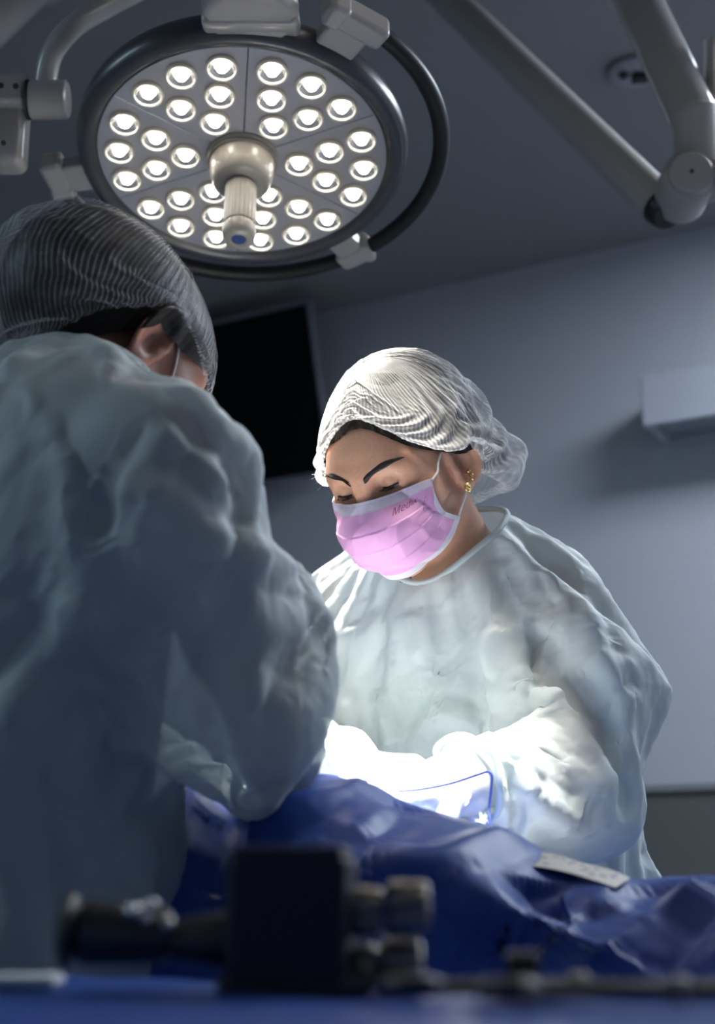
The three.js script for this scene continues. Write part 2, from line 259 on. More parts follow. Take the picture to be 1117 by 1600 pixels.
// bones: [a, b, ra, rb, blend]
function boneField(bones) { return (x, y, z, grow = 0) => { let d = 1e3; for (const q of bones) { const e = coneDist(x, y, z, q[0], q[1], q[2] + grow * (q[5] ?? 1), q[3] + grow * (q[6] ?? q[5] ?? 1)); d = d > 900 ? e : smin(d, e, q[4] ?? 0.05); } return d; }; }
const thinner = (f, d) => (x, y, z) => f(x, y, z) + d;
function surfaceNets(f, lo, hi, h) {
  const nx = Math.ceil((hi.x - lo.x) / h) + 1, ny = Math.ceil((hi.y - lo.y) / h) + 1, nz = Math.ceil((hi.z - lo.z) / h) + 1, S = new Float32Array(nx * ny * nz), id = (i, j, k) => (k * ny + j) * nx + i;
  for (let k = 0; k < nz; k++) for (let j = 0; j < ny; j++) for (let i = 0; i < nx; i++) S[id(i, j, k)] = f(lo.x + i * h, lo.y + j * h, lo.z + k * h);
  const idx = new Int32Array(nx * ny * nz).fill(-1), pos = [], tri = [];
  for (let k = 0; k < nz - 1; k++) for (let j = 0; j < ny - 1; j++) for (let i = 0; i < nx - 1; i++) {
    let m = 0; const v = []; for (let c = 0; c < 8; c++) { const s = S[id(i + (c & 1), j + (c >> 1 & 1), k + (c >> 2))]; v.push(s); if (s < 0) m++; }
    if (m === 0 || m === 8) continue;
    let X = 0, Y = 0, Z = 0, n = 0;
    for (let a = 0; a < 8; a++) for (const bit of [1, 2, 4]) { const b = a | bit; if (b === a || (v[a] < 0) === (v[b] < 0)) continue; const t = v[a] / (v[a] - v[b]); X += (a & 1) + (bit === 1 ? t : 0); Y += (a >> 1 & 1) + (bit === 2 ? t : 0); Z += (a >> 2) + (bit === 4 ? t : 0); n++; }
    idx[id(i, j, k)] = pos.length / 3; pos.push(lo.x + (i + X / n) * h, lo.y + (j + Y / n) * h, lo.z + (k + Z / n) * h);
  }
  const quad = (a, b, c, d, flip) => { if (a < 0 || b < 0 || c < 0 || d < 0) return; flip ? tri.push(a, c, b, a, d, c) : tri.push(a, b, c, a, c, d); };
  for (let k = 1; k < nz - 1; k++) for (let j = 1; j < ny - 1; j++) for (let i = 1; i < nx - 1; i++) {
    const s = S[id(i, j, k)] < 0;
    if (s !== S[id(i + 1, j, k)] < 0) quad(idx[id(i, j - 1, k - 1)], idx[id(i, j, k - 1)], idx[id(i, j, k)], idx[id(i, j - 1, k)], !s);
    if (s !== S[id(i, j + 1, k)] < 0) quad(idx[id(i - 1, j, k - 1)], idx[id(i - 1, j, k)], idx[id(i, j, k)], idx[id(i, j, k - 1)], !s);
    if (s !== S[id(i, j, k + 1)] < 0) quad(idx[id(i - 1, j - 1, k)], idx[id(i, j - 1, k)], idx[id(i, j, k)], idx[id(i - 1, j, k)], !s);
  }
  return { pos: Float32Array.from(pos), tri: Uint32Array.from(tri) };
}
function trimMesh(m, keep) {   // keep triangles whose three corners pass; drop unused corners
  const ok = new Uint8Array(m.pos.length / 3); for (let i = 0; i < ok.length; i++) ok[i] = keep(m.pos[3 * i], m.pos[3 * i + 1], m.pos[3 * i + 2]) ? 1 : 0;
  const to = new Int32Array(ok.length).fill(-1), pos = [], tri = [];
  for (let t = 0; t < m.tri.length; t += 3) { const [a, b, c] = [m.tri[t], m.tri[t + 1], m.tri[t + 2]]; if (!(ok[a] && ok[b] && ok[c])) continue; for (const q of [a, b, c]) { if (to[q] < 0) { to[q] = pos.length / 3; pos.push(m.pos[3 * q], m.pos[3 * q + 1], m.pos[3 * q + 2]); } tri.push(to[q]); } }
  return { pos: Float32Array.from(pos), tri: Uint32Array.from(tri) };
}
function edgesOf(m) {   // edges with their opposite corners
  const map = new Map(), n = m.pos.length / 3;
  for (let t = 0; t < m.tri.length; t += 3) for (let e = 0; e < 3; e++) { const a = m.tri[t + e], b = m.tri[t + (e + 1) % 3], c = m.tri[t + (e + 2) % 3], k = a < b ? a * n + b : b * n + a; const v = map.get(k); if (v) v[3] = c; else map.set(k, [Math.min(a, b), Math.max(a, b), c, -1]); }
  return [...map.values()];
}
// settles a sheet over a body: stretch and bending springs, gravity, contact
function settle(m, { pinned, body, gap = 0.004, steps = 90, iters = 8, gravity = 9.8, bend = 0.25, slack = () => 1, rough = .003, hold = .004, dt = 1 / 60, drag = 0.03, friction = 0.4 }) {
  const n = m.pos.length / 3, p = m.pos, q = Float32Array.from(p), w = new Float32Array(n), E = edgesOf(m), edge = new Uint8Array(n);
  for (const e of E) if (e[3] < 0) edge[e[0]] = edge[e[1]] = 1;
  for (let i = 0; i < n; i++) w[i] = pinned(p[3 * i], p[3 * i + 1], p[3 * i + 2], edge[i]) ? 0 : 1;
  const A = [], B = [], L = [], K = [];
  const spring = (a, b, k) => { const x = p[3 * a] - p[3 * b], y = p[3 * a + 1] - p[3 * b + 1], z = p[3 * a + 2] - p[3 * b + 2], l = Math.hypot(x, y, z) + 1e-9; A.push(a); B.push(b); L.push(l * slack((p[3 * a] + p[3 * b]) / 2, (p[3 * a + 1] + p[3 * b + 1]) / 2, (p[3 * a + 2] + p[3 * b + 2]) / 2, x / l, y / l, z / l)); K.push(k); };
  for (const [a, b, c, d] of E) { spring(a, b, 1); if (d >= 0) spring(c, d, bend); }
  const home = Float32Array.from(p); for (let i = 0; i < 3 * n; i++) if (w[i / 3 | 0]) { const j = i - i % 3; p[i] += rough * noise(p[j] * 38 + i % 3 * 9, p[j + 1] * 38, p[j + 2] * 38) + rough * noise(p[j] * 14 + i % 3 * 5, p[j + 1] * 14, p[j + 2] * 14); q[i] = p[i]; }
  const a_ = Int32Array.from(A), b_ = Int32Array.from(B), l_ = Float32Array.from(L), k_ = Float32Array.from(K), g = gravity * dt * dt, list = new Int32Array(n);
  for (let s = 0; s < steps; s++) {
    for (let i = 0; i < n; i++) { if (!w[i]) continue; for (let k = 0; k < 3; k++) { const c = p[3 * i + k], v = (c - q[3 * i + k]) * (1 - drag); q[3 * i + k] = c; p[3 * i + k] = c + Math.max(-.006, Math.min(.006, v)) - (k === 1 ? g : 0); } }
    for (let i = 0; i < n; i++) if (w[i]) for (let k = 0; k < 3; k++) p[3 * i + k] += hold * (home[3 * i + k] - p[3 * i + k]);
    let close = 0; for (let i = 0; i < n; i++) if (w[i] && body(p[3 * i], p[3 * i + 1], p[3 * i + 2]) < gap + .03) list[close++] = i;
    for (let it = 0; it < iters; it++) {
      for (let e = 0; e < a_.length; e++) {
        const i = a_[e], j = b_[e], W = w[i] + w[j]; if (!W) continue; const x = p[3 * i] - p[3 * j], y = p[3 * i + 1] - p[3 * j + 1], z = p[3 * i + 2] - p[3 * j + 2], l = Math.sqrt(x * x + y * y + z * z) + 1e-9, c = (l - l_[e]) / l / W * k_[e];
        const ci = c * w[i], cj = c * w[j]; p[3 * i] -= x * ci; p[3 * i + 1] -= y * ci; p[3 * i + 2] -= z * ci; p[3 * j] += x * cj; p[3 * j + 1] += y * cj; p[3 * j + 2] += z * cj;
      }
      if (it % 2 === 0 && it < iters - 1) continue;
      for (let c = 0; c < close; c++) {
        const i = list[c], x = p[3 * i], y = p[3 * i + 1], z = p[3 * i + 2], d = body(x, y, z) - gap; if (d > 0) continue;
        const h = .002, gx = body(x + h, y, z) - gap - d, gy = body(x, y + h, z) - gap - d, gz = body(x, y, z + h) - gap - d, gl = Math.hypot(gx, gy, gz) + 1e-9;
        p[3 * i] -= d * gx / gl; p[3 * i + 1] -= d * gy / gl; p[3 * i + 2] -= d * gz / gl;
        for (let k = 0; k < 3; k++) q[3 * i + k] += (p[3 * i + k] - q[3 * i + k]) * friction;
      }
    }
  }
  return m;
}
function refine(m, keepCrease = 0.55) {   // one step of subdivision that keeps some of the crease sharpness
  const n = m.pos.length / 3, E = edgesOf(m), map = new Map(), pos = Array.from(m.pos), p = m.pos, sum = new Float32Array(n * 3), cnt = new Float32Array(n), bs = new Float32Array(n * 3), bc = new Float32Array(n);
  for (const [a, b, c, d] of E) {
    map.set(a * n + b, pos.length / 3); const f = d < 0 ? 0 : (1 - keepCrease) / 4;
    for (let k = 0; k < 3; k++) { const mid = (p[3 * a + k] + p[3 * b + k]) / 2; pos.push(d < 0 ? mid : mid * (1 - 2 * f) + f * (p[3 * c + k] + p[3 * d + k])); sum[3 * a + k] += p[3 * b + k]; sum[3 * b + k] += p[3 * a + k]; if (d < 0) { bs[3 * a + k] += p[3 * b + k]; bs[3 * b + k] += p[3 * a + k]; } }
    cnt[a]++; cnt[b]++; if (d < 0) { bc[a]++; bc[b]++; }
  }
  const s = 0.36 * (1 - keepCrease);
  for (let i = 0; i < n; i++) for (let k = 0; k < 3; k++) pos[3 * i + k] = bc[i] ? p[3 * i + k] * .75 + .25 * bs[3 * i + k] / bc[i] : p[3 * i + k] * (1 - s) + s * sum[3 * i + k] / cnt[i];
  const tri = [], mid = (a, b) => map.get(a < b ? a * n + b : b * n + a);
  for (let t = 0; t < m.tri.length; t += 3) { const [a, b, c] = [m.tri[t], m.tri[t + 1], m.tri[t + 2]], x = mid(a, b), y = mid(b, c), z = mid(c, a); tri.push(a, x, z, x, b, y, z, y, c, x, y, z); }
  return { pos: Float32Array.from(pos), tri: Uint32Array.from(tri) };
}
function relax(m, times, amount) { const n = m.pos.length / 3, E = edgesOf(m); for (let t = 0; t < times; t++) { const s = new Float32Array(n * 3), c = new Float32Array(n); for (const [a, b] of E) { c[a]++; c[b]++; for (let k = 0; k < 3; k++) { s[3 * a + k] += m.pos[3 * b + k]; s[3 * b + k] += m.pos[3 * a + k]; } } for (let i = 0; i < n; i++) for (let k = 0; k < 3; k++) m.pos[3 * i + k] += c[i] ? amount * (s[3 * i + k] / c[i] - m.pos[3 * i + k]) : 0; } return m; }
function toGeometry(m, uvOf) {
  const g = new THREE.BufferGeometry(); g.setAttribute('position', new THREE.BufferAttribute(m.pos, 3)); g.setIndex(new THREE.BufferAttribute(m.tri, 1));
  const n = m.pos.length / 3, uv = new Float32Array(n * 2); for (let i = 0; i < n; i++) { const [u, v] = uvOf ? uvOf(m.pos[3 * i], m.pos[3 * i + 1], m.pos[3 * i + 2]) : [m.pos[3 * i] + .6 * m.pos[3 * i + 2], m.pos[3 * i + 1] + .3 * m.pos[3 * i + 2]]; uv[2 * i] = u; uv[2 * i + 1] = v; }
  g.setAttribute('uv', new THREE.BufferAttribute(uv, 2)); g.computeVertexNormals(); return g;
}
// piecewise flat noise: random heights joined by flat facets that meet in straight creases, like stiff paper cloth
const cellValue = (a, b, c) => { let k = Math.imul(a, 374761393) ^ Math.imul(b, 668265263) ^ Math.imul(c, 1440662683); k = Math.imul(k ^ k >>> 13, 1274126177); return ((k ^ k >>> 16) >>> 0) / 2147483648 - 1; };
function facet(x, y, z) {
  const wx = x + .35 * noise(x * .7, y * .7, z * .7), wy = y + .35 * noise(x * .7 + 9, y * .7, z * .7), wz = z + .35 * noise(x * .7, y * .7 + 9, z * .7), i = Math.floor(wx), j = Math.floor(wy), k = Math.floor(wz), f = [wx - i, wy - j, wz - k], o = [0, 1, 2].sort((a, b) => f[b] - f[a]), at = [i, j, k];
  let prev = cellValue(...at), s = prev; for (const q of o) { at[q]++; const v = cellValue(...at); s += f[q] * (v - prev); prev = v; } return s;
}
// a grid of points f(u, v) as a geometry with uv 0..1
function sheet(f, nu, nv, closedU = false) {
  const pos = [], uv = [], tri = [];
  for (let j = 0; j <= nv; j++) for (let i = 0; i <= nu; i++) { const p = f(i / nu, j / nv); pos.push(p.x, p.y, p.z); uv.push(i / nu, j / nv); }
  for (let j = 0; j < nv; j++) for (let i = 0; i < nu; i++) { const a = j * (nu + 1) + i, b = a + 1, c = a + nu + 1, d = c + 1; tri.push(a, b, d, a, d, c); }
  const g = new THREE.BufferGeometry(); g.setAttribute('position', new THREE.Float32BufferAttribute(pos, 3)); g.setAttribute('uv', new THREE.Float32BufferAttribute(uv, 2)); g.setIndex(tri); g.computeVertexNormals();
  if (closedU) { const N = g.attributes.normal; for (let j = 0; j <= nv; j++) { const a = j * (nu + 1), b = a + nu; const v = V(N.getX(a) + N.getX(b), N.getY(a) + N.getY(b), N.getZ(a) + N.getZ(b)).normalize(); N.setXYZ(a, v.x, v.y, v.z); N.setXYZ(b, v.x, v.y, v.z); } }
  return g;
}
const toPixel = (x, y, z) => { const dx = x - EYE.x, dy = y - EYE.y, dz = z - EYE.z, d = dy * AHEAD.y + dz * AHEAD.z; return [558.5 + FOCAL * dx / d, 800 - FOCAL * (dy * ABOVE.y + dz * ABOVE.z) / d, d]; };
// raises (or sinks) a fold along a line given by points measured in the photograph, found again on the surface itself
function fold(pos, normals, pts, amp, wide, sharp = 1) {
  const n = pos.length / 3, line = pts.map(([px, py]) => { let best = -1, bd = 1e9; for (let i = 0; i < n; i++) { const q = toPixel(pos[3 * i], pos[3 * i + 1], pos[3 * i + 2]), face = normals[3 * i] * (EYE.x - pos[3 * i]) + normals[3 * i + 1] * (EYE.y - pos[3 * i + 1]) + normals[3 * i + 2] * (EYE.z - pos[3 * i + 2]); const d = Math.hypot(q[0] - px, q[1] - py) + (face < 0 ? 60 : 0) + q[2] * 8; if (d < bd) { bd = d; best = i; } } return V(pos[3 * best], pos[3 * best + 1], pos[3 * best + 2]); });
  const curve = new THREE.CatmullRomCurve3(line, false, 'centripetal').getSpacedPoints(Math.max(8, line.length * 5)), L = curve.length - 1, box = new THREE.Box3().setFromPoints(curve).expandByScalar(wide);
  for (let i = 0; i < n; i++) {
    if (pos[3 * i] < box.min.x || pos[3 * i] > box.max.x || pos[3 * i + 1] < box.min.y || pos[3 * i + 1] > box.max.y || pos[3 * i + 2] < box.min.z || pos[3 * i + 2] > box.max.z) continue;
    let d = 1e9, at = 0; for (let k = 0; k < L; k++) { const a = curve[k], b = curve[k + 1]; const e = coneDist(pos[3 * i], pos[3 * i + 1], pos[3 * i + 2], a, b, 0, 0); if (e < d) { d = e; at = k / L; } }
    if (d > wide) continue; const t = 1 - d / wide, tent = lerp(t * t * (3 - 2 * t), t, sharp), end = smooth(0, .18, at) * smooth(1, .82, at), h = amp * tent * (.25 + .75 * end);
    for (let k = 0; k < 3; k++) pos[3 * i + k] += normals[3 * i + k] * h;
  }
}

// ---------- the woman ----------
const clothBump = noiseTexture(512, (u, v) => .55 * wrapNoise(u, v, 128, 3) + .25 * wrapNoise(u, v, 40, 4) + .2 * wrapNoise(u, v, 12, 5));
const gownMat = (c) => phys({ color: c, roughness: .62, sheen: .15, transmission: .42, thickness: 0, specularIntensity: .6, bumpMap: clothBump, bumpScale: .0002, side: THREE.DoubleSide });
const gownCloth = gownMat(lin(.69, .768, .778)), womanGown = gownCloth;
const W = { neck: P(722, 868, 1.93), sl: P(872, 928, 1.87), ml: P(925, 1020, 1.81), sr: P(548, 935, 2.03), el: P(888, 1170, 1.74), er: P(452, 1150, 1.95), wl: P(722, 1222, 1.6), wr: P(535, 1208, 1.7), hip: P(748, 1400, 2.0) };
const across = W.sl.clone().sub(W.sr).normalize(), wc = W.sl.clone().add(W.sr).multiplyScalar(.5);
const off = (p, k, dy = 0, dz = 0) => p.clone().addScaledVector(across, k).add(V(0, dy, dz));
const knee = W.hip.clone().setY(.45);
const womanBones = [
  [off(wc, -.065, -.05), off(W.hip, -.08), .092, .118, .06], [off(wc, .065, -.05), off(W.hip, .08), .092, .118, .06], [off(W.sr, .03), off(W.sl, -.03), .048, .048, .06],
  [W.neck, wc, .056, .07, .05], [W.sl, W.el, .045, .043, .035], [W.el, W.wl, .044, .031, .03], [W.sr, W.er, .045, .043, .035], [W.er, W.wr, .044, .031, .03],
  [off(W.hip, -.09), off(knee, -.09), .10, .075, .05], [off(W.hip, .09), off(knee, .09), .10, .075, .05] ];
const womanBody = boneField(womanBones);
const gownBones = [
  [off(wc, -.07, -.03), off(W.hip, -.10), .12, .15, .06], [off(wc, .07, -.03), off(W.hip, .10), .12, .15, .06], [off(W.sr, .03, .0), off(W.sl, -.03, .0), .075, .075, .06],
  [W.neck, wc, .066, .09, .06], [W.sl, W.ml, .07, .084, .03], [W.ml, W.el, .082, .082, .03], [W.el, W.wl, .082, .05, .03], [W.sr, W.er, .08, .08, .03], [W.er, W.wr, .08, .048, .03],
  [off(W.hip, -.09), off(knee, -.09), .16, .19, .08], [off(W.hip, .09), off(knee, .09), .16, .19, .08] ];
const cutBy = (a, b) => { const d = b.clone().sub(a).normalize(); return (x, y, z) => (x - b.x) * d.x + (y - b.y) * d.y + (z - b.z) * d.z; };
function gown(bones, body, neckCut, cuffs, hem, lo, hi, opt) {
  const f = boneField(bones), cell = opt.cell ?? .011;
  let m = surfaceNets((x, y, z) => f(x, y, z), lo, hi, cell);
  const cuffCuts = cuffs.map(([e, w]) => [cutBy(e, w), w]);
  m = trimMesh(m, (x, y, z) => y > hem && !neckCut(x, y, z) && cuffCuts.every(([c, w]) => c(x, y, z) < 0 || Math.hypot(x - w.x, y - w.y, z - w.z) > .12));
  settle(m, { body, pinned: (x, y, z, edge) => edge, ...opt }); relax(m, 2, .22);
  return m;
}
const T0 = Date.now();
const dirOf = (a, b) => b.clone().sub(a).normalize();
function slackFrom(sleeves, torso = .08) {   // more cloth across the trunk, more cloth along the sleeves
  const S = sleeves.map(([a, b, r, k]) => ({ a, b, r, k, d: dirOf(a, b) }));
  return (x, y, z, dx, dy, dz) => { for (const s of S) if (coneDist(x, y, z, s.a, s.b, s.r, s.r) < 0) { const c = dx * s.d.x + dy * s.d.y + dz * s.d.z; return 1 + .03 + s.k * c * c; } return 1 + torso * (1 - dy * dy); };
}
const womanSlack = slackFrom([[W.sl, W.el, .115, .1], [W.el, W.wl, .1, .1], [W.sr, W.er, .1, .07], [W.er, W.wr, .1, .07]]);
const neckRing = P(703, 862, 1.905), neckDir = V(-.22, .9, .3).normalize();
const inNeckHole = (x, y, z) => { const ax = (x - neckRing.x) * neckDir.x + (y - neckRing.y) * neckDir.y + (z - neckRing.z) * neckDir.z, r2 = (x - neckRing.x) ** 2 + (y - neckRing.y) ** 2 + (z - neckRing.z) ** 2 - ax * ax; return ax > -.045 && r2 < .078 * .078; };
let wm = gown(gownBones, womanBody, inNeckHole, [[W.el, W.wl], [W.er, W.wr]], .5, V(-.45, .42, -2.45), V(.65, 1.6, -1.3), { steps: 80, iters: 16, bend: .06, gravity: .8, slack: womanSlack });
function boundaryLoops(m) {
  const next = new Map(); const seen = new Set(edgesOf(m).filter(e => e[3] < 0).map(e => e[0] + '_' + e[1]));
  for (let t = 0; t < m.tri.length; t += 3) for (let e = 0; e < 3; e++) { const a = m.tri[t + e], b = m.tri[t + (e + 1) % 3]; if (seen.has(Math.min(a, b) + '_' + Math.max(a, b))) next.set(a, b); }
  const loops = []; while (next.size) { const s = next.keys().next().value, l = []; let c = s; while (next.has(c)) { l.push(V(m.pos[3 * c], m.pos[3 * c + 1], m.pos[3 * c + 2])); const k = next.get(c); next.delete(c); c = k; } loops.push(l); } return loops;
}
function evenLoop(l, n, rounds) { let c = new THREE.CatmullRomCurve3(l, true).getSpacedPoints(n).slice(0, n); for (let r = 0; r < rounds; r++) c = c.map((p, i) => p.clone().multiplyScalar(.5).addScaledVector(c[(i + 1) % n], .25).addScaledVector(c[(i + n - 1) % n], .25)); return c; }
function gownBands(m, mat, parent, neckAt, cuffAt, r = .004) {
  for (const l of boundaryLoops(m)) { if (l.length < 12) continue; const c = l.reduce((s, p) => s.add(p), V(0, 0, 0)).multiplyScalar(1 / l.length);
    const name = c.distanceTo(neckAt) < .12 ? 'collar' : cuffAt.some(w => w.distanceTo(c) < .1) ? 'cuff' : null; if (!name) continue;
    mesh(name, new THREE.TubeGeometry(new THREE.CatmullRomCurve3(evenLoop(l, 60, name === 'collar' ? 6 : 3), true), 160, r, 10, true), mat, parent); }
}
const woman = thing('person', 'woman in white surgical cap, pink face mask and pale gown, head bent down', 'person', V(0, 0, 0));
// strokes: [points, height, width]; then a fine crumple of the paper-like cloth
function sculpt(m, strokes, grain, body) {
  const c = toGeometry(m); strokes.forEach(([pts, amp, wide, sharp = .9]) => { fold(c.attributes.position.array, c.attributes.normal.array, pts, amp, wide, sharp); c.computeVertexNormals(); });
  const g = toGeometry(refine(m, .8)), pos = g.attributes.position.array;
  const N = g.attributes.normal.array.slice(); for (let i = 0; i < pos.length / 3; i++) { const a = pos[3 * i], b = pos[3 * i + 1], c = pos[3 * i + 2], h = grain * (facet(a * 11, b * 11, c * 11) + .42 * facet(a * 26 + 5, b * 26, c * 26) + .16 * facet(a * 60, b * 60, c * 60 + 3)); for (let k = 0; k < 3; k++) pos[3 * i + k] += N[3 * i + k] * h; }
  for (let i = 0; i < pos.length / 3; i++) for (let t = 0; t < 3; t++) { const x = pos[3 * i], y = pos[3 * i + 1], z = pos[3 * i + 2], d = body(x, y, z) - .004; if (d >= 0) break; const e = .002, gx = body(x + e, y, z) - .004 - d, gy = body(x, y + e, z) - .004 - d, gz = body(x, y, z + e) - .004 - d, l = Math.hypot(gx, gy, gz) + 1e-9; pos[3 * i] -= d * gx / l; pos[3 * i + 1] -= d * gy / l; pos[3 * i + 2] -= d * gz / l; }
  g.computeVertexNormals(); return g;
}
const womanStrokes = [
  [[[782, 871], [800, 915], [812, 940], [842, 966]], .006, .014], [[[846, 968], [838, 1030], [820, 1085]], -.026, .035], [[[868, 960], [862, 1010], [850, 1060]], .010, .022], [[[760, 975], [764, 1020], [772, 1064]], .012, .03], [[[815, 950], [812, 1010], [800, 1070]], .010, .022],
  [[[640, 940], [655, 1020], [660, 1090]], .007, .03], [[[700, 930], [690, 1000], [672, 1060]], -.007, .028], [[[583, 1076], [600, 1120], [618, 1164]], .010, .022], [[[560, 960], [548, 1040], [530, 1110]], .008, .03], [[[672, 1110], [720, 1122], [760, 1140]], .010, .024], [[[672, 1110], [655, 1150], [640, 1180]], .008, .02],
  [[[760, 1090], [800, 1075], [845, 1060]], .010, .022], [[[775, 1195], [830, 1230], [932, 1284]], .010, .024], [[[760, 1150], [830, 1160], [900, 1200]], -.009, .024], [[[800, 1100], [860, 1090], [930, 1050]], .010, .022], [[[865, 1062], [885, 1085], [908, 1110]], -.012, .022], [[[930, 1010], [960, 1060], [985, 1110]], .009, .022], [[[930, 1120], [965, 1085], [985, 1065]], -.010, .022],
  [[[900, 1110], [950, 1100], [985, 1090]], .008, .018], [[[890, 880], [910, 930], [925, 985]], .007, .02], [[[915, 905], [945, 960], [965, 1010]], -.007, .02], [[[960, 1140], [975, 1190], [930, 1240]], .009, .026], [[[840, 890], [850, 920], [870, 950]], -.007, .018]];
const ridge = (x, y, z) => 1 - 2 * Math.abs(noise(x, y, z));
const womanGownMesh = mesh('gown', sculpt(refine(wm), womanStrokes, .0062, womanBody), womanGown, woman);
gownBands(wm, womanGown, womanGownMesh, neckRing, [W.wl, W.wr]);

// ---------- heads ----------
// head axes: x to the person's left, y up, z out of the face; origin between the ears
function headField(o) {
  const nk = o.neck;
  const K = [V(.05, -.042, .0), V(.012, -.079, .066), V(.01, .036, .083), V(.05, .037, .06), V(0, .03, .086), V(0, -.02, .109), V(.016, .0125, .08), V(.046, .0135, .071), V(0, -.045, -.028)];
  return (x, y, z) => {
    const ax = Math.abs(x);
    let d = egg(x, y, z, 0, .035, -.018, .074, .09, .096);
    d = smin(d, egg(x, y, z, 0, .042, .028, .064, .066, .062), .03);
    d = smin(d, egg(x, y, z, 0, -.02, .03, .06, .078, .058), .03);
    d = smin(d, coneDist(ax, y, z, K[0], K[1], .02, .019), .03);
    d = smin(d, ball(x, y, z, 0, -.08, .072, .02), .025);
    d = smin(d, ball(ax, y, z, .043, -.012, .05, .025), .03);
    d = smin(d, coneDist(ax, y, z, K[2], K[3], .011, .011), .018);
    d = smax(d, -ball(ax, y, z, .033, .021, .098, .0175), .016);
    d = smin(d, coneDist(x, y, z, K[4], K[5], .0075, .0125), .014);
    d = smin(d, ball(ax, y, z, .011, -.026, .1, .0095), .01);
    d = smin(d, egg(x, y, z, 0, -.055, .088, .024, .013, .012), .012);
    const lid = Math.max(ball(ax, y, z, .0315, .0225, .0715, .0142), -(y - (.0198 - .06 * (z - .07)) - 8 * (ax - .0315) ** 2));   // lowered upper eyelid
    d = smin(d, lid, .004);
    d = smin(d, coneDist(ax, y, z, K[6], K[7], .0035, .0035), .008);                                  // lower lid
    // ear: a thin leaf with a raised rim and a hollow
    if (ax > .055) {
      const ey = (y - .0) * .96 + (z + .012) * .25, ez = (z + .012) * .96 - y * .25, ex = ax - .079 - Math.max(0, -ez) * .75;
      const q = Math.hypot(ey / .0325, (ez + .002) / .0195), rimD = Math.hypot((q - 1) * .022, ex) - .0036;
      let e = Math.max(egg(ex, ey, ez, -.003, 0, 0, .0055, .033, .02), -egg(ex, ey, ez, .004, -.003, .002, .0085, .02, .0115));
      e = smin(e, ey > -.02 || ez < 0 ? rimD : rimD + .002, .004); e = smin(e, egg(ex, ey, ez, 0, -.03, .006, .005, .009, .008), .006); e = smin(e, egg(ex, ey, ez, -.001, -.004, .013, .0045, .007, .004), .004);
      d = smin(d, e, .006);
    }
    if (nk) d = smin(d, coneDist(x, y, z, K[8], nk, .055, .06), .035);
    return d;
  };
}
function headFrame(pos, yaw, pitch, roll) { const g = new THREE.Object3D(); g.position.copy(pos); g.rotation.set(pitch, yaw, roll, 'YXZ'); g.updateMatrixWorld(true); return g; }
const skinTex = (seed, base) => noiseTexture(256, (u, v) => { const a = .5 + .5 * (wrapNoise(u, v, 60, seed) - .5), b = wrapNoise(u, v, 9, seed + 1) - .5; return [base[0] * (.94 + .1 * a + .06 * b), base[1] * (.93 + .1 * a + .02 * b), base[2] * (.93 + .1 * a)]; }, true);
const skinBump = noiseTexture(256, (u, v) => .6 * wrapNoise(u, v, 110, 8) + .4 * wrapNoise(u, v, 37, 9));
const skinMat = (c, seed) => phys({ map: skinTex(seed, c), roughness: .48, specularIntensity: .7, bumpMap: skinBump, bumpScale: .00012, sheen: .1 });
const headUV = (x, y, z) => [Math.atan2(x, z) * .1 / .12, y / .12];
const rayRadius = (f, o, d, far) => { let t = far; for (let i = 0; i < 60; i++) { const s = f(o.x + d.x * t, o.y + d.y * t, o.z + d.z * t); if (s < .0004) break; t -= s * .8; if (t < .01) break; } return t; };

// a bouffant cap (or the hair below it): rows from the rim (v = 0) to the crown (v = 1)
function bonnet(f, o) {
  const c = o.center, r = [];
  const g = sheet((u, v) => {
    const ph = u * Math.PI * 2, cs = Math.cos(ph), e0 = o.rim(ph), vv = Math.pow(v, .9), el = lerp(e0, Math.PI / 2, vv);
    let d = V(Math.cos(el) * Math.sin(ph), Math.sin(el), Math.cos(el) * Math.cos(ph));
    const base = rayRadius(f, c, d, .26) + o.puff(v, ph);
    const wob = o.crumple ? o.crumple(d, v, ph) : 0;
    return d.multiplyScalar(base + wob).add(c);
  }, o.nu ?? 260, o.nv ?? 110, true);
  return g;
}
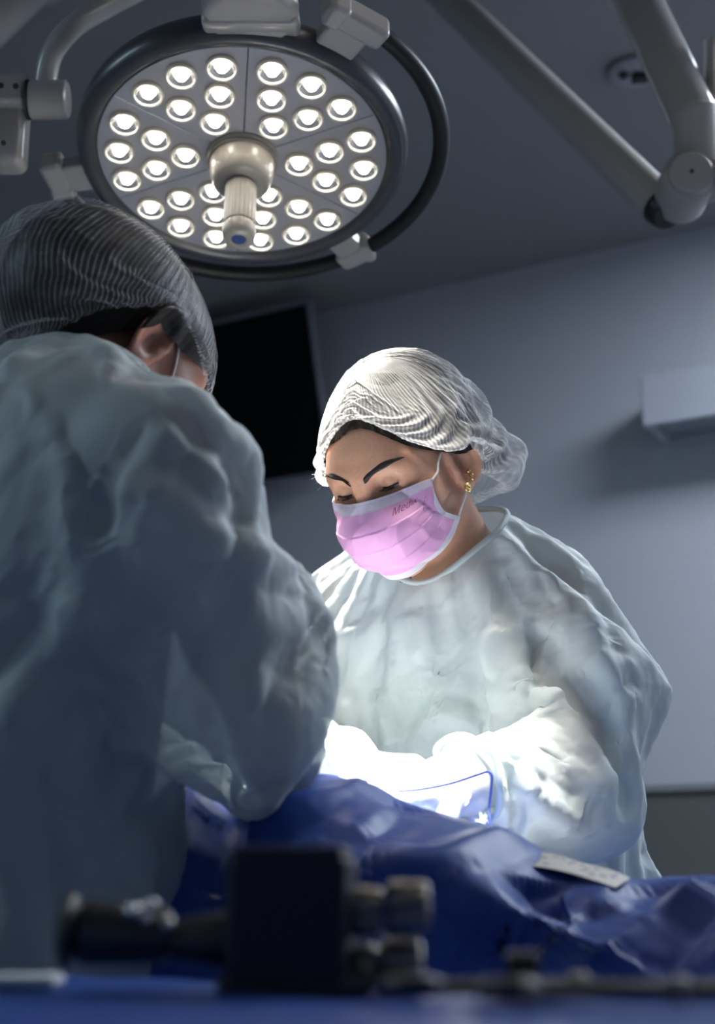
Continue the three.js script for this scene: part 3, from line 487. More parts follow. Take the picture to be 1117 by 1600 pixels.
// the cap: a loose film gathered on its rim and settled over the hair
function looseCap(f, o) {
  const nu = o.nu, nv = o.nv, c = CAP_C, pos = new Float32Array(nu * nv * 3), tri = [];
  for (let j = 0; j < nv; j++) for (let i = 0; i < nu; i++) {
    const v = j / (nv - 1) * .985, ph = i / nu * Math.PI * 2, el = lerp(o.rim(ph), Math.PI / 2, Math.pow(v, .92)), d = V(Math.cos(el) * Math.sin(ph), Math.sin(el), Math.cos(el) * Math.cos(ph));
    const gather = (1 - smooth(0, .3, v)) * .0016 * Math.sin(ph * o.pleats + 3 * noise(d.x * 6, d.y * 6, d.z * 6)); const p = d.multiplyScalar(rayRadius(f, c, d, .26) + o.puff(v, ph) + gather * smooth(-.02, .03, v)).add(c); pos.set([p.x, p.y, p.z], (j * nu + i) * 3);
    if (j < nv - 1) { const a = j * nu + i, b = j * nu + (i + 1) % nu, e = a + nu, g = b + nu; (i + j) % 2 ? tri.push(a, b, g, a, g, e) : tri.push(a, b, e, b, g, e); }
  }
  const m = { pos, tri: Uint32Array.from(tri) };
  // the head below the film as a table of radii round the cap's centre
  const TA = 120, TE = 60, table = new Float32Array((TA + 1) * (TE + 1)); for (let b = 0; b <= TE; b++) for (let a = 0; a <= TA; a++) { const ph = a / TA * Math.PI * 2, el = (b / TE - .5) * Math.PI; table[b * (TA + 1) + a] = rayRadius(f, c, V(Math.cos(el) * Math.sin(ph), Math.sin(el), Math.cos(el) * Math.cos(ph)), .26); }
  const round = (x, y, z) => { x -= c.x; y -= c.y; z -= c.z; const l = Math.hypot(x, y, z) + 1e-9, ph = Math.atan2(x, z), A = ((ph / (Math.PI * 2) + 1) % 1) * TA, B = (Math.asin(clamp(y / l, -1, 1)) / Math.PI + .5) * TE, a = Math.min(TA - 1, Math.floor(A)), b = Math.min(TE - 1, Math.floor(B)), s = A - a, t = B - b, k = b * (TA + 1) + a; return l - lerp(lerp(table[k], table[k + 1], s), lerp(table[k + TA + 1], table[k + TA + 2], s), t); };
  settle(m, { body: round, gap: o.gap, pinned: (x, y, z, edge) => edge && y < .12, steps: o.steps ?? 60, iters: 14, bend: o.bend ?? .05, gravity: .5, rough: .002, hold: .006, slack: (x, y, z, dx, dy, dz) => o.slack });
  const at = (i, j) => { const k = (Math.min(nv - 1, Math.max(0, j)) * nu + ((i % nu) + nu) % nu) * 3; return [m.pos[k], m.pos[k + 1], m.pos[k + 2]]; };
  const cr = (a, b, c, d, t) => .5 * (2 * b + (c - a) * t + (2 * a - 5 * b + 4 * c - d) * t * t + (3 * b - a - 3 * c + d) * t * t * t);
  return sheet((u, v) => { const x = u * nu, y = v * (nv - 1), i = Math.floor(x), j = Math.min(nv - 2, Math.floor(y)), s = x - i, t = y - j, rows = []; for (let q = -1; q < 3; q++) { const k = [-1, 0, 1, 2].map(w => at(i + w, j + q)); rows.push([0, 1, 2].map(w => cr(k[0][w], k[1][w], k[2][w], k[3][w], s))); } return V(...[0, 1, 2].map(w => cr(rows[0][w], rows[1][w], rows[2][w], rows[3][w], t))); }, nu * 2, (nv - 1) * 2, true);
}
const browStrip = (f, pts, wide, lift) => {   // a tapered strip of hair laid on the face
  const c = new THREE.CatmullRomCurve3(pts); return sheet((u, v) => {
    const p = c.getPoint(u), k = Math.sin(Math.PI * Math.pow(clamp(u * .93 + .07), .62)) * wide + .0004, q = p.clone().add(V(0, (v - .5) * k + .0, 0));
    const h = .001; let n = V(0, 0, 1); for (let i = 0; i < 6; i++) { const s = f(q.x, q.y, q.z); n = V(f(q.x + h, q.y, q.z) - s, f(q.x, q.y + h, q.z) - s, f(q.x, q.y, q.z + h) - s).normalize(); q.addScaledVector(n, -s); }
    return q.addScaledVector(n, lift * (.25 + Math.sin(Math.PI * v)));
  }, 30, 6);
};
const onSkin = (f, p, lift) => { const h = .001, q = p.clone(); let n; for (let i = 0; i < 8; i++) { const s = f(q.x, q.y, q.z); n = V(f(q.x + h, q.y, q.z) - s, f(q.x, q.y + h, q.z) - s, f(q.x, q.y, q.z + h) - s).normalize(); q.addScaledVector(n, -s); } return q.addScaledVector(n, lift); };
const hairTex = noiseTexture(256, (u, v) => { const s = .45 + .55 * wrapNoise(u, v * .06, 128, 11) * (.7 + .3 * wrapNoise(u, v, 16, 12)); return [s * .16, s * .115, s * .085]; }, true);
const hairMat = phys({ map: hairTex, roughness: .5, specularIntensity: .5 });
const browMat = std({ color: lin(.018, .011, .008), roughness: .7 });
// thin pleated non-woven: the threads and gathers are denser than the film between them
const capAlpha = (lines, seed, low, high, thin, thinner) => { const t = noiseTexture(1024, (u, v) => { const w = .006 * Math.sin(v * 5 + seed) + .014 * (wrapNoise(u, v, 7, seed) - .5), a = Math.pow(.5 + .5 * Math.cos(2 * Math.PI * lines * (u + w)), thin), n = wrapNoise(u, v, 120, seed + 1), m = wrapNoise(u, v, 22, seed + 2); return (low + (high - low) * clamp(.75 * a * (.5 + m) + .35 * n * m)) * (1 - thinner * smooth(.5, .7, wrapNoise(u, v, 9, seed + 7))); }); return t; };
const capBump = (lines, seed) => noiseTexture(1024, (u, v) => { const w = .006 * Math.sin(v * 5 + seed) + .014 * (wrapNoise(u, v, 7, seed) - .5); return .7 * Math.pow(.5 + .5 * Math.cos(2 * Math.PI * lines * (u + w)), 2) + .3 * wrapNoise(u, v, 90, seed + 5); });

// ----- the woman's head -----
const wHead = headFrame(P(628, 747, 1.862), -.594, .649, .037);
const toWoman = (p) => wHead.worldToLocal(p.clone());
const wField = headField({ neck: toWoman(W.neck.clone().add(V(0, -.03, 0))) });
const wSkin = skinMat([.80, .61, .50], 21);
{
  const h = surfaceNets(wField, V(-.12, -.24, -.15), V(.12, .15, .13), .0026), hg = toGeometry(relax(h, 2, .35), headUV); hg.applyMatrix4(wHead.matrixWorld);
  const bg = toGeometry(surfaceNets(thinner(boneField(womanBones.slice(3, 8)), .006), V(-.3, .85, -2.25), V(.55, 1.45, -1.45), .012), (x, y, z) => [x / .12, y / .12]);
  mesh('body', mergeGeometries([hg, bg]), wSkin, woman);
  mesh('scrubs', toGeometry(surfaceNets(thinner(boneField([...womanBones.slice(0, 3), ...womanBones.slice(8), [off(knee, -.09), off(knee.clone().setY(.1), -.09), .075, .05, .03], [off(knee, .09), off(knee.clone().setY(.1), .09), .075, .05, .03], [off(knee.clone().setY(.05), -.09), off(knee.clone().setY(.045), -.09, 0, .14), .05, .045, .02], [off(knee.clone().setY(.05), .09), off(knee.clone().setY(.045), .09, 0, .14), .05, .045, .02]]), .01), V(-.35, 0, -2.4), V(.6, 1.5, -1.5), .018)), std({ color: lin(.08, .13, .2), roughness: .9 }), woman);
}
const inHead = (parent, frame) => { const g = new THREE.Group(); return g; };
function headMesh(name, geo, mat, parent, frame = wHead) { geo.applyMatrix4(frame.matrixWorld); return mesh(name, geo, mat, parent); }
{
  const eyeW = std({ color: lin(.55, .5, .47), roughness: .2 }), iris = std({ color: lin(.03, .015, .008), roughness: .15 });
  for (const s of [-1, 1]) {
    const c = V(s * .0315, .0225, .0715), e = headMesh('eye', place(new THREE.SphereGeometry(.0125, 32, 24), c.x, c.y, c.z), eyeW, woman);
    const look = V(-.05, -.62, .78).normalize(), ig = new THREE.SphereGeometry(.0127, 24, 12, 0, Math.PI * 2, 0, .48); ig.applyQuaternion(new THREE.Quaternion().setFromUnitVectors(V(0, 1, 0), look)); ig.translate(c.x, c.y, c.z);
    headMesh('iris', ig, iris, e);
    // lash line on the lowered lid, with separate lashes
    const line = []; for (let i = 0; i <= 12; i++) { const a = lerp(-1, 1, i / 12), x = s * .0315 + a * .0132; const y = .0196 + 8 * (a * .0132) ** 2 - .0009; const z = .0715 + Math.sqrt(Math.max(.0001, .0146 ** 2 - (a * .0132) ** 2 - (y - .0225) ** 2)); line.push(V(x, y - .0004, z)); }
    const parts = [tube(line, .0011, 30, 6)];
    const r = rng(5 + s); for (let i = 1; i < 24; i++) { const p = new THREE.CatmullRomCurve3(line).getPoint(i / 24), out = V((p.x - c.x) * .3, -.0035 - .0012 * r(), .0035); parts.push(tube([p, p.clone().addScaledVector(out, .6), p.clone().add(out).add(V(0, .0015, .0015))], .00035, 4, 4)); }
    headMesh('eyelash', plain(parts), browMat, e);
    const strip = [browStrip(wField, [V(s * .011, .0365, .1), V(s * .023, .041, .098), V(s * .036, .0465, .09), V(s * .047, .048, .08), V(s * .056, .0445, .068)], .0116, .0009)];
    const rb = rng(40 + s); for (let i = 0; i < 90; i++) { const u = rb(), p = V(s * lerp(.01, .055, u), lerp(.0365, .048, Math.sin(u * 1.9)) + (rb() - .5) * .0055 * (1 - u * .6), lerp(.1, .07, u * u)), a = onSkin(wField, p, .0003), b = onSkin(wField, p.clone().add(V(s * .0055, .0026 * (1 - 1.3 * u), 0)), .0016); strip.push(tube([a, a.clone().lerp(b, .5).add(V(0, 0, .0004)), b], .00028, 4, 4)); }
    headMesh('eyebrow', plain(strip), browMat, woman);
  }
}
// hair and cap
const wHairF = (x, y, z) => { let d = smin(wField(x, Math.max(y, -.03), z), egg(x, y, z, .004, .045, -.035, .084, .1, .1), .02); d = smin(d, egg(x, y, z, .03, -.025, -.105, .062, .05, .045), .03); return d; };
const rimAngle = (front, side, back, tilt = 0) => (ph) => { const c = Math.cos(ph), s = Math.sin(ph); return (c > 0 ? lerp(side, front, c * c) : lerp(side, back, c * c)) + tilt * s; };
const CAP_C = V(0, .02, -.02);
{
  const hairRim = rimAngle(.67, -.1, -.62);
  const hg = bonnet(wHairF, { center: CAP_C, rim: (ph) => hairRim(ph) + .03 * Math.sin(ph * 7), puff: (v, ph) => .0015 + .006 * smooth(0, .25, v), crumple: (d, v, ph) => .0016 * Math.sin(ph * 46 + 5 * noise(d.x * 9, d.y * 9, d.z * 9)), nu: 200, nv: 50 });
  hg.attributes.uv.array.forEach((q, i, a) => { if (i % 2 === 0) a[i] = q * 3; });
  const hair = headMesh('hair', hg, hairMat, woman);
  // loose strands at the far temple and under the cap behind the ear
  const r = rng(77), strands = []; for (let i = 0; i < 7; i++) { const a = V(-.066, .035 + .012 * r(), .045), b = a.clone().add(V(-.018 - .012 * r(), -.004 + .014 * (r() - .5), .018 * r())); strands.push(tube([a, a.clone().lerp(b, .55).add(V(0, .004 * (r() - .3), 0)), b], .0003, 8, 4)); }
  headMesh('loose_strands', plain(strands), hairMat, hair);
}
const capCloth = (alpha, bump, col) => phys({ color: col, roughness: .75, transparent: true, opacity: 1, alphaMap: alpha, bumpMap: bump, bumpScale: .0004, transmission: .35, thickness: 0, side: THREE.DoubleSide, sheen: .2 });
{
  const base = (ph) => { const c = Math.cos(ph); return c > 0 ? lerp(0, .76, c * c) : lerp(0, -.82, Math.pow(-c, .6)); };
  const capRim = (ph) => base(ph) + .035 * Math.sin(ph * 5 + 1) - .2 * Math.exp(-((((ph > Math.PI ? ph - 2 * Math.PI : ph) + .75) / .5) ** 2));
  const puff = (v, ph) => { const c = Math.cos(ph), s = Math.sin(ph); return .005 + smooth(0, .22, v) * (.010 + .012 * (c < 0 ? -c : .1 * c) - .002 * smooth(.35, .9, v)); };
  const cg = looseCap(wHairF, { rim: capRim, puff, pleats: 58, nu: 200, nv: 74, slack: 1.1, bend: .22, gap: .0095 });
  cg.attributes.uv.array.forEach((q, i, a) => { if (i % 2) a[i] = q * .8; });
  const cap = headMesh('surgical_cap', cg, capCloth(capAlpha(120, 31, .32, .88, 2, .4), capBump(104, 31), lin(.9, .9, .89)), woman);
}
// face mask
{
  const cv = document.createElement('canvas'); cv.width = 1400; cv.height = 900; const x = cv.getContext('2d');
  x.fillStyle = '#eaaedd'; x.fillRect(0, 0, 1400, 900);
  const r = rng(9); for (let i = 0; i < 9000; i++) { x.fillStyle = r() < .5 ? 'rgba(255,225,255,.10)' : 'rgba(190,120,190,.08)'; x.fillRect(r() * 1400, r() * 900, 2 + r() * 9, 1 + r() * 2); }
  x.fillStyle = '#eadfee'; x.fillRect(0, 0, 1400, 96); x.fillStyle = '#e6e2ec'; x.fillRect(0, 800, 1400, 100); x.fillRect(0, 0, 26, 900); x.fillRect(1374, 0, 26, 900);
  x.strokeStyle = '#8f7f98'; x.lineWidth = 5; for (const [y, d] of [[26, 0], [90, 1]]) { x.setLineDash(d ? [3, 7] : [2, 6]); x.beginPath(); x.moveTo(0, y); x.lineTo(1400, y); x.stroke(); }
  x.setLineDash([2, 7]); for (const X of [34, 48, 1352, 1366]) { x.beginPath(); x.moveTo(X, 96); x.lineTo(X, 800); x.stroke(); }
  x.setLineDash([]); x.save(); x.translate(930, 186); x.rotate(-.02); x.fillStyle = '#9c4f78'; x.font = 'italic 84px sans-serif'; x.fillText('Medix', 0, 0); x.restore();
  x.strokeStyle = '#b56aa0'; x.lineWidth = 4; for (let i = 0; i < 5; i++) { x.beginPath(); x.arc(1268, 170 + i * 34, 26 - 3 * Math.abs(i - 2), .4, 4.2); x.stroke(); }
  const tex = new THREE.CanvasTexture(cv); tex.colorSpace = THREE.SRGBColorSpace;
  const mid = new THREE.CatmullRomCurve3([V(0, .013, .104), V(0, -.006, .117), V(0, -.026, .126), V(0, -.046, .122), V(0, -.068, .111), V(0, -.085, .096), V(0, -.095, .074)]);
  const side = new THREE.CatmullRomCurve3([V(.066, .0045, .048), V(.0655, -.009, .0525), V(.0655, -.022, .052), V(.0665, -.038, .045), V(.069, -.05, .032), V(.0705, -.06, .018)]);
  const surf = (s, t, lift = 0) => {
    const M = mid.getPoint(t), S = side.getPoint(t), k = Math.abs(s), pw = lerp(1.75, .75, smooth(0, .45, t)), cz = Math.pow(Math.max(0, Math.cos(k * Math.PI / 2)), pw);
    const folds = [.3, .5, .68].reduce((q, c) => { const e = (t - c + .02 * Math.sin(s * 2)) / .05; return q + (e > 0 ? Math.exp(-e * 1.1) : -.35 * Math.exp(e * 4)); }, 0) * .0009 * smooth(0, .2, k + .12);
    const wr = .0026 * noise(s * 3.2, t * 5, 2) + .002 * ridge(s * 4 + t * 2, t * 3 - s, 5);
    const p = V(Math.sign(s) * S.x * Math.pow(Math.sin(k * Math.PI / 2), .86), M.y + (S.y - M.y) * Math.pow(k, 1.7), S.z + (M.z - S.z) * cz);
    const n = p.clone().sub(V(0, p.y * .6 - .02, .0)).normalize(); p.addScaledVector(n, folds + wr * smooth(0, .1, t) * smooth(1, .85, k));
    for (let i = 0; i < 4; i++) { const q = wField(p.x, p.y, p.z) - .0028; if (q < 0) p.addScaledVector(n, -q); } return p.addScaledVector(n, lift);
  };
  const g = sheet((u, v) => surf(u * 2 - 1, 1 - v), 140, 100);   // v = 1 at the nose
  const inner = sheet((u, v) => surf(1 - u * 2, 1 - v, -.0012), 70, 50);
  const maskMat = phys({ map: tex, roughness: .7, bumpMap: clothBump, bumpScale: .00015, transmission: .25, thickness: 0, sheen: .2, side: THREE.DoubleSide });
  const mask = headMesh('face_mask', g, maskMat, woman);
  headMesh('mask_lining', inner, std({ color: lin(.75, .72, .78), roughness: .8, side: THREE.DoubleSide }), mask);
  const loopMat = std({ color: lin(.8, .78, .78), roughness: .7 });
  for (const s of [-1, 1]) {
    headMesh('ear_loop', tube([surf(s * .97, .02, .0008), onSkin(wField, V(s * .0715, .009, .041), .0046), onSkin(wField, V(s * .075, .019, .028), .0036), onSkin(wField, V(s * .078, .028, .014), .004), V(s * .085, .036, -.004), V(s * .0865, .03, -.024)], .0014, 50, 8), loopMat, mask);
    headMesh('ear_loop', tube([V(s * .0695, -.058, .02), V(s * .0735, -.05, .013), V(s * .0775, -.041, .003), V(s * .0795, -.033, -.008), V(s * .082, -.02, -.024)], .0014, 40, 8), loopMat, mask);
  }
  const gold = std({ color: lin(.85, .58, .2), roughness: .25, metalness: 1 });
  const ear = headMesh('earring', plain([place(new THREE.TorusGeometry(.0052, .0014, 10, 28), .0865, -.03, .0035, 0, Math.PI / 2, 0), ...[0, 1, 2, 3].map(i => place(new THREE.SphereGeometry(.0022, 12, 10), .0865, -.03 + .003 * Math.sin(i * Math.PI / 2), .0035 + .003 * Math.cos(i * Math.PI / 2)))]), gold, woman);
  headMesh('ear_stud', plain([[.006, -.013], [-.001, -.016], [-.006, -.011]].map(([dy, dz]) => place(new THREE.SphereGeometry(.0028, 14, 10), .087, -.024 + dy + .004, dz + .001))), gold, ear);
}

// ---------- the man ----------
const manGown = gownCloth;
const M = { neck: P(95, 625, 1.44), sr: P(258, 730, 1.22), sl: P(-80, 700, 1.56), er: P(374, 994, 1.26), wr: P(447, 1236, 1.45), el: P(60, 1060, 1.72), wl: P(310, 1262, 1.56), hip: P(-22, 1420, 1.34) };
const mAcross = M.sr.clone().sub(M.sl).setY(0).normalize(), mFront = V(mAcross.z, 0, -mAcross.x), mc = M.sr.clone().add(M.sl).multiplyScalar(.5);
const moff = (p, k, dy = 0, f = 0) => p.clone().addScaledVector(mAcross, k).addScaledVector(mFront, f).add(V(0, dy, 0));
const mKnee = M.hip.clone().setY(.47);
const manBones = [
  [moff(mc, -.08, -.05), moff(M.hip, -.07), .105, .11, .06], [moff(mc, .08, -.05), moff(M.hip, .07), .105, .11, .06], [moff(M.sl, .03), moff(M.sr, -.03), .06, .06, .06], [M.neck, mc, .058, .085, .06],
  [M.sr, M.er, .06, .05, .035], [M.er, M.wr, .048, .034, .03], [M.sl, M.el, .06, .05, .035], [M.el, M.wl, .048, .034, .03],
  [moff(M.hip, -.08), moff(mKnee, -.08), .10, .075, .05], [moff(M.hip, .08), moff(mKnee, .08), .10, .075, .05] ];
const manBody = boneField(manBones);
const manGownBones = [
  [moff(mc, -.08, -.02), moff(M.hip, -.08), .122, .125, .06], [moff(mc, .07, -.02), moff(M.hip, .05), .118, .125, .06], [moff(M.sl, .03), moff(M.sr, -.03), .075, .075, .07], [P(-30, 722, 1.38), P(235, 762, 1.25), .078, .078, .07], [P(95, 662, 1.42), mc, .066, .1, .07],
  [M.sr, M.er, .074, .076, .035], [M.er, M.wr, .076, .05, .03], [M.sl, M.el, .08, .085, .035], [M.el, M.wl, .085, .05, .03],
  [moff(M.hip, -.08), moff(mKnee, -.08), .13, .17, .08], [moff(M.hip, .05), moff(mKnee, .05), .13, .17, .08] ];
const manSlack = slackFrom([[M.sr, M.er, .1, .08], [M.er, M.wr, .1, .1], [M.sl, M.el, .1, .08], [M.el, M.wl, .1, .08]], .09);
const man = thing('person', 'man in dim blue gown and hair net seen from behind, bending over the table', 'person', V(0, 0, 0));
const mHead = headFrame(V(0, 0, 0), THREE.MathUtils.degToRad(138), THREE.MathUtils.degToRad(34), 0);
mHead.position.copy(P(238, 530, 1.47)).sub(V(-.078, 0, -.012).applyQuaternion(mHead.quaternion)); mHead.updateMatrixWorld(true);
const mNeckDir = mHead.position.clone().sub(M.neck).normalize(), mNeckRing = M.neck.clone().addScaledVector(mNeckDir, .035);
const inManNeck = (x, y, z) => { const dx = x - mNeckRing.x, dy = y - mNeckRing.y, dz = z - mNeckRing.z, ax = dx * mNeckDir.x + dy * mNeckDir.y + dz * mNeckDir.z; return ax > -.02 && dx * dx + dy * dy + dz * dz - ax * ax < .09 * .09; };
let mm = gown(manGownBones, manBody, inManNeck, [[M.er, M.wr], [M.el, M.wl]], .42, V(-.75, .36, -1.95), V(.15, 1.55, -.85), { steps: 80, iters: 16, bend: .06, gravity: .8, slack: manSlack });
const manStrokes = [
  [[[165, 595], [130, 700], [150, 800], [170, 880]], -.018, .03], [[[110, 548], [230, 592], [330, 655], [400, 760]], .008, .03], [[[185, 750], [225, 775], [360, 778]], .010, .025], [[[200, 770], [290, 815], [370, 862]], .010, .025], [[[170, 870], [280, 862], [400, 862], [475, 900]], .012, .028], [[[165, 915], [90, 1020], [5, 1140]], .014, .03], [[[150, 1105], [70, 1120], [5, 1128]], .010, .03], [[[235, 670], [300, 720], [345, 770]], .008, .022],
  [[[20, 520], [60, 640], [140, 790]], .006, .02], [[[250, 620], [310, 680], [380, 790]], -.007, .022], [[[235, 985], [290, 935], [400, 925]], -.008, .03], [[[255, 1000], [262, 1060], [290, 1110]], .009, .024], [[[60, 900], [100, 950], [150, 975]], .008, .03], [[[490, 960], [515, 1010], [500, 1050]], -.009, .02], [[[380, 1090], [440, 1110], [470, 1150]], .009, .03], [[[265, 1120], [330, 1180], [400, 1260]], .010, .03], [[[60, 1240], [120, 1180], [190, 1120]], .012, .035], [[[30, 1330], [110, 1290], [200, 1250]], .010, .035]];
const manGownMesh = mesh('gown', sculpt(refine(mm), manStrokes, .0058, manBody), manGown, man);
gownBands(mm, manGown, manGownMesh, mNeckRing, [M.wr, M.wl]);
const mField = headField({ neck: mHead.worldToLocal(M.neck.clone()) });
{
  const h = surfaceNets(mField, V(-.12, -.24, -.17), V(.12, .15, .13), .003), hg = toGeometry(relax(h, 2, .35), headUV); hg.applyMatrix4(mHead.matrixWorld);
  const bg = toGeometry(surfaceNets(thinner(boneField(manBones.slice(3, 8)), .006), V(-.6, .8, -1.85), V(.1, 1.5, -.9), .012), (x, y, z) => [x / .12, y / .12]);
  mesh('body', mergeGeometries([hg, bg]), skinMat([.66, .47, .39], 51), man);
  const foot = (k) => [[moff(mKnee, k), moff(mKnee.clone().setY(.1), k), .075, .05, .03], [moff(mKnee.clone().setY(.05), k), moff(mKnee.clone().setY(.045), k, 0, .15), .05, .045, .02]];
  mesh('scrubs', toGeometry(surfaceNets(thinner(boneField([...manBones.slice(0, 3), ...manBones.slice(8), ...foot(-.08), ...foot(.08)]), .01), V(-.65, 0, -1.9), V(.15, 1.5, -.9), .018)), std({ color: lin(.06, .07, .1), roughness: .9 }), man);
}
const mHairF = (x, y, z) => smin(mField(x, Math.max(y, -.05), z), egg(x, y, z, 0, .038, -.042, .083, .098, .112), .02);
{
  const hr = (ph) => { const c = Math.cos(ph); return c > 0 ? lerp(-.1, .4, c * c) : lerp(-.1, -1.1, Math.pow(-c, .7)); }, hg = bonnet(mHairF, { center: CAP_C, rim: hr, puff: (v) => .001 + .004 * smooth(0, .2, v), crumple: (d, v, ph) => .001 * Math.sin(ph * 60), nu: 160, nv: 50 });
  headMesh('hair', hg, hairMat, man, mHead);
  const base = (ph) => { const c = Math.cos(ph); return c > 0 ? lerp(.24, .1, c * c) : lerp(.24, -1.0, -c); }, capRim = (ph) => base(ph) + .03 * Math.sin(ph * 6 + 2);
  const puff = (v, ph) => { const c = Math.cos(ph); return .004 + smooth(0, .2, v) * (.009 + .008 * (c < 0 ? -c : .15)); };
  const cg = looseCap(mHairF, { rim: capRim, puff, pleats: 70, nu: 220, nv: 74, slack: 1.06, bend: .2, gap: .0075 });
  cg.attributes.uv.array.forEach((q, i, a) => { if (i % 2) a[i] = q * .8; });
  headMesh('surgical_cap', cg, capCloth(capAlpha(165, 61, .05, .5, 4, 0), capBump(165, 61), lin(.8, .8, .82)), man, mHead);
  const loop = tube([V(-.084, .03, -.02), V(-.083, .036, .002), onSkin(mField, V(-.076, .02, .02), .0015), onSkin(mField, V(-.072, -.02, .035), .0015), onSkin(mField, V(-.066, -.05, .05), .0015)], .0014, 40, 8);
  const mm_ = headMesh('face_mask', plain([sheet((u, v) => onSkin(mField, V((u * 2 - 1) * .068, lerp(-.1, .0, v), .06 + .05 * Math.cos((u * 2 - 1) * 1.5)), .006), 40, 24)]), phys({ color: lin(.55, .65, .72), roughness: .7, side: THREE.DoubleSide }), man, mHead);
  headMesh('ear_loop', loop, std({ color: lin(.7, .7, .72), roughness: .7 }), mm_, mHead);
}

// ---------- gloved hands ----------
function handGeometry(wrist, elbow, along, back, side, curl, scale = 1) {
  const y = along.clone().normalize(), z = back.clone().addScaledVector(y, -back.dot(y)).normalize(), x = y.clone().cross(z).multiplyScalar(side);
  const toW = (a, b, c) => wrist.clone().addScaledVector(x, a * scale).addScaledVector(y, b * scale).addScaledVector(z, c * scale);
  const bones = [[wrist.clone().lerp(elbow, .09 / wrist.distanceTo(elbow)), wrist, .038, .033, .02], [wrist, toW(0, .01, 0), .033, .03, .02]];
  const kn = [[.03, .088], [.01, .094], [-.01, .09], [-.028, .08]], len = [[.042, .026, .02], [.046, .029, .021], [.043, .027, .02], [.033, .02, .018]];
  kn.forEach(([a, b], f) => {
    bones.push([toW(a * .6, .01, 0), toW(a, b, .002), .017, .0125, .018]); let p = [a, b, .002], ang = 0;
    len[f].forEach((l, s) => { ang += curl[f] * [.7, 1, .6][s]; const n = [p[0] + a * .12 * l / .04 * .2, p[1] + l * Math.cos(ang), p[2] - l * Math.sin(ang)]; bones.push([toW(...p), toW(...n), .0102 - s * .0009, .0093 - s * .0009, .006]); p = n; });
  });
  bones.push([toW(.018, .022, -.006), toW(.042, .05, -.018), .017, .0125, .016], [toW(.042, .05, -.018), toW(.05, .082, -.032), .0115, .0105, .006], [toW(.05, .082, -.032), toW(.046, .106, -.044), .0105, .009, .006]);
  const lo = V(1e3, 1e3, 1e3), hi = V(-1e3, -1e3, -1e3); for (const b of bones) for (const q of [b[0], b[1]]) { lo.min(q.clone().addScalar(-.055)); hi.max(q.clone().addScalar(.055)); }
  return toGeometry(relax(surfaceNets(boneField(bones), lo, hi, .0032), 1, .3), (a, b, c) => [a / .1, b / .1]);
}
const gloveMat = phys({ color: lin(.80, .82, .80), roughness: .45, transmission: .15, thickness: 0, specularIntensity: .6 });
mesh('glove', handGeometry(W.wl, W.el, P(610, 1238, 1.55).sub(W.wl), V(.1, .9, .4), -1, [.5, .55, .6, .65]), gloveMat, woman);
mesh('glove', handGeometry(W.wr, W.er, P(700, 1208, 1.62).sub(W.wr), V(0, .9, .35), 1, [.35, .4, .45, .5]), gloveMat, woman);
mesh('glove', handGeometry(M.wr, M.er, P(500, 1262, 1.58).sub(M.wr), V(.5, .7, .5), -1, [.5, .55, .6, .6]), gloveMat, man);
mesh('glove', handGeometry(M.wl, M.el, P(420, 1268, 1.6).sub(M.wl), V(-.2, .9, .2), 1, [.5, .55, .6, .6]), gloveMat, man);

// ---------- patient drape ----------
const drapeMat = phys({ color: lin(.035, .085, .34), roughness: .44, specularIntensity: .45, bumpMap: clothBump, bumpScale: .00015, side: THREE.DoubleSide });
const ridgeLine = new THREE.CatmullRomCurve3([[225, 1290, 1.53], [250, 1262, 1.52], [272, 1236, 1.51], [299, 1208, 1.5], [345, 1246, 1.48], [400, 1278, 1.45], [450, 1252, 1.43], [500, 1208, 1.42], [560, 1222, 1.40], [640, 1250, 1.37], [720, 1278, 1.34], [800, 1303, 1.31], [850, 1327, 1.29], [900, 1346, 1.27], [1000, 1371, 1.24], [1060, 1367, 1.22], [1117, 1368, 1.2], [1250, 1385, 1.15], [1420, 1400, 1.1]].map(q => P(...q)), false, 'centripetal');
const drapeAt = (u, v) => {
  const r = ridgeLine.getPoint(u);
  if (v < .35) { const b = 1 - v / .35, back = smooth(0, .35, b); return V(r.x + .12 * b, lerp(r.y, Math.min(.99, r.y - .03), back) - .30 * Math.max(0, b - .72) / .28, r.z - .02 - .62 * Math.min(b, .8) / .8); }
  const t = (v - .35) / .65, s = clamp(t / .5); const fwd = .2 * Math.sin(s * Math.PI / 2) + .03 * t, down = .16 * (s < 1 ? Math.pow(s, 1.5) : 1) + (t > .5 ? (t - .5) / .5 * (r.y - .16 - .35) : 0);
  return V(r.x - .04 * s, r.y - down, r.z + fwd);
};
const drapeGeo = sheet(drapeAt, 300, 230);
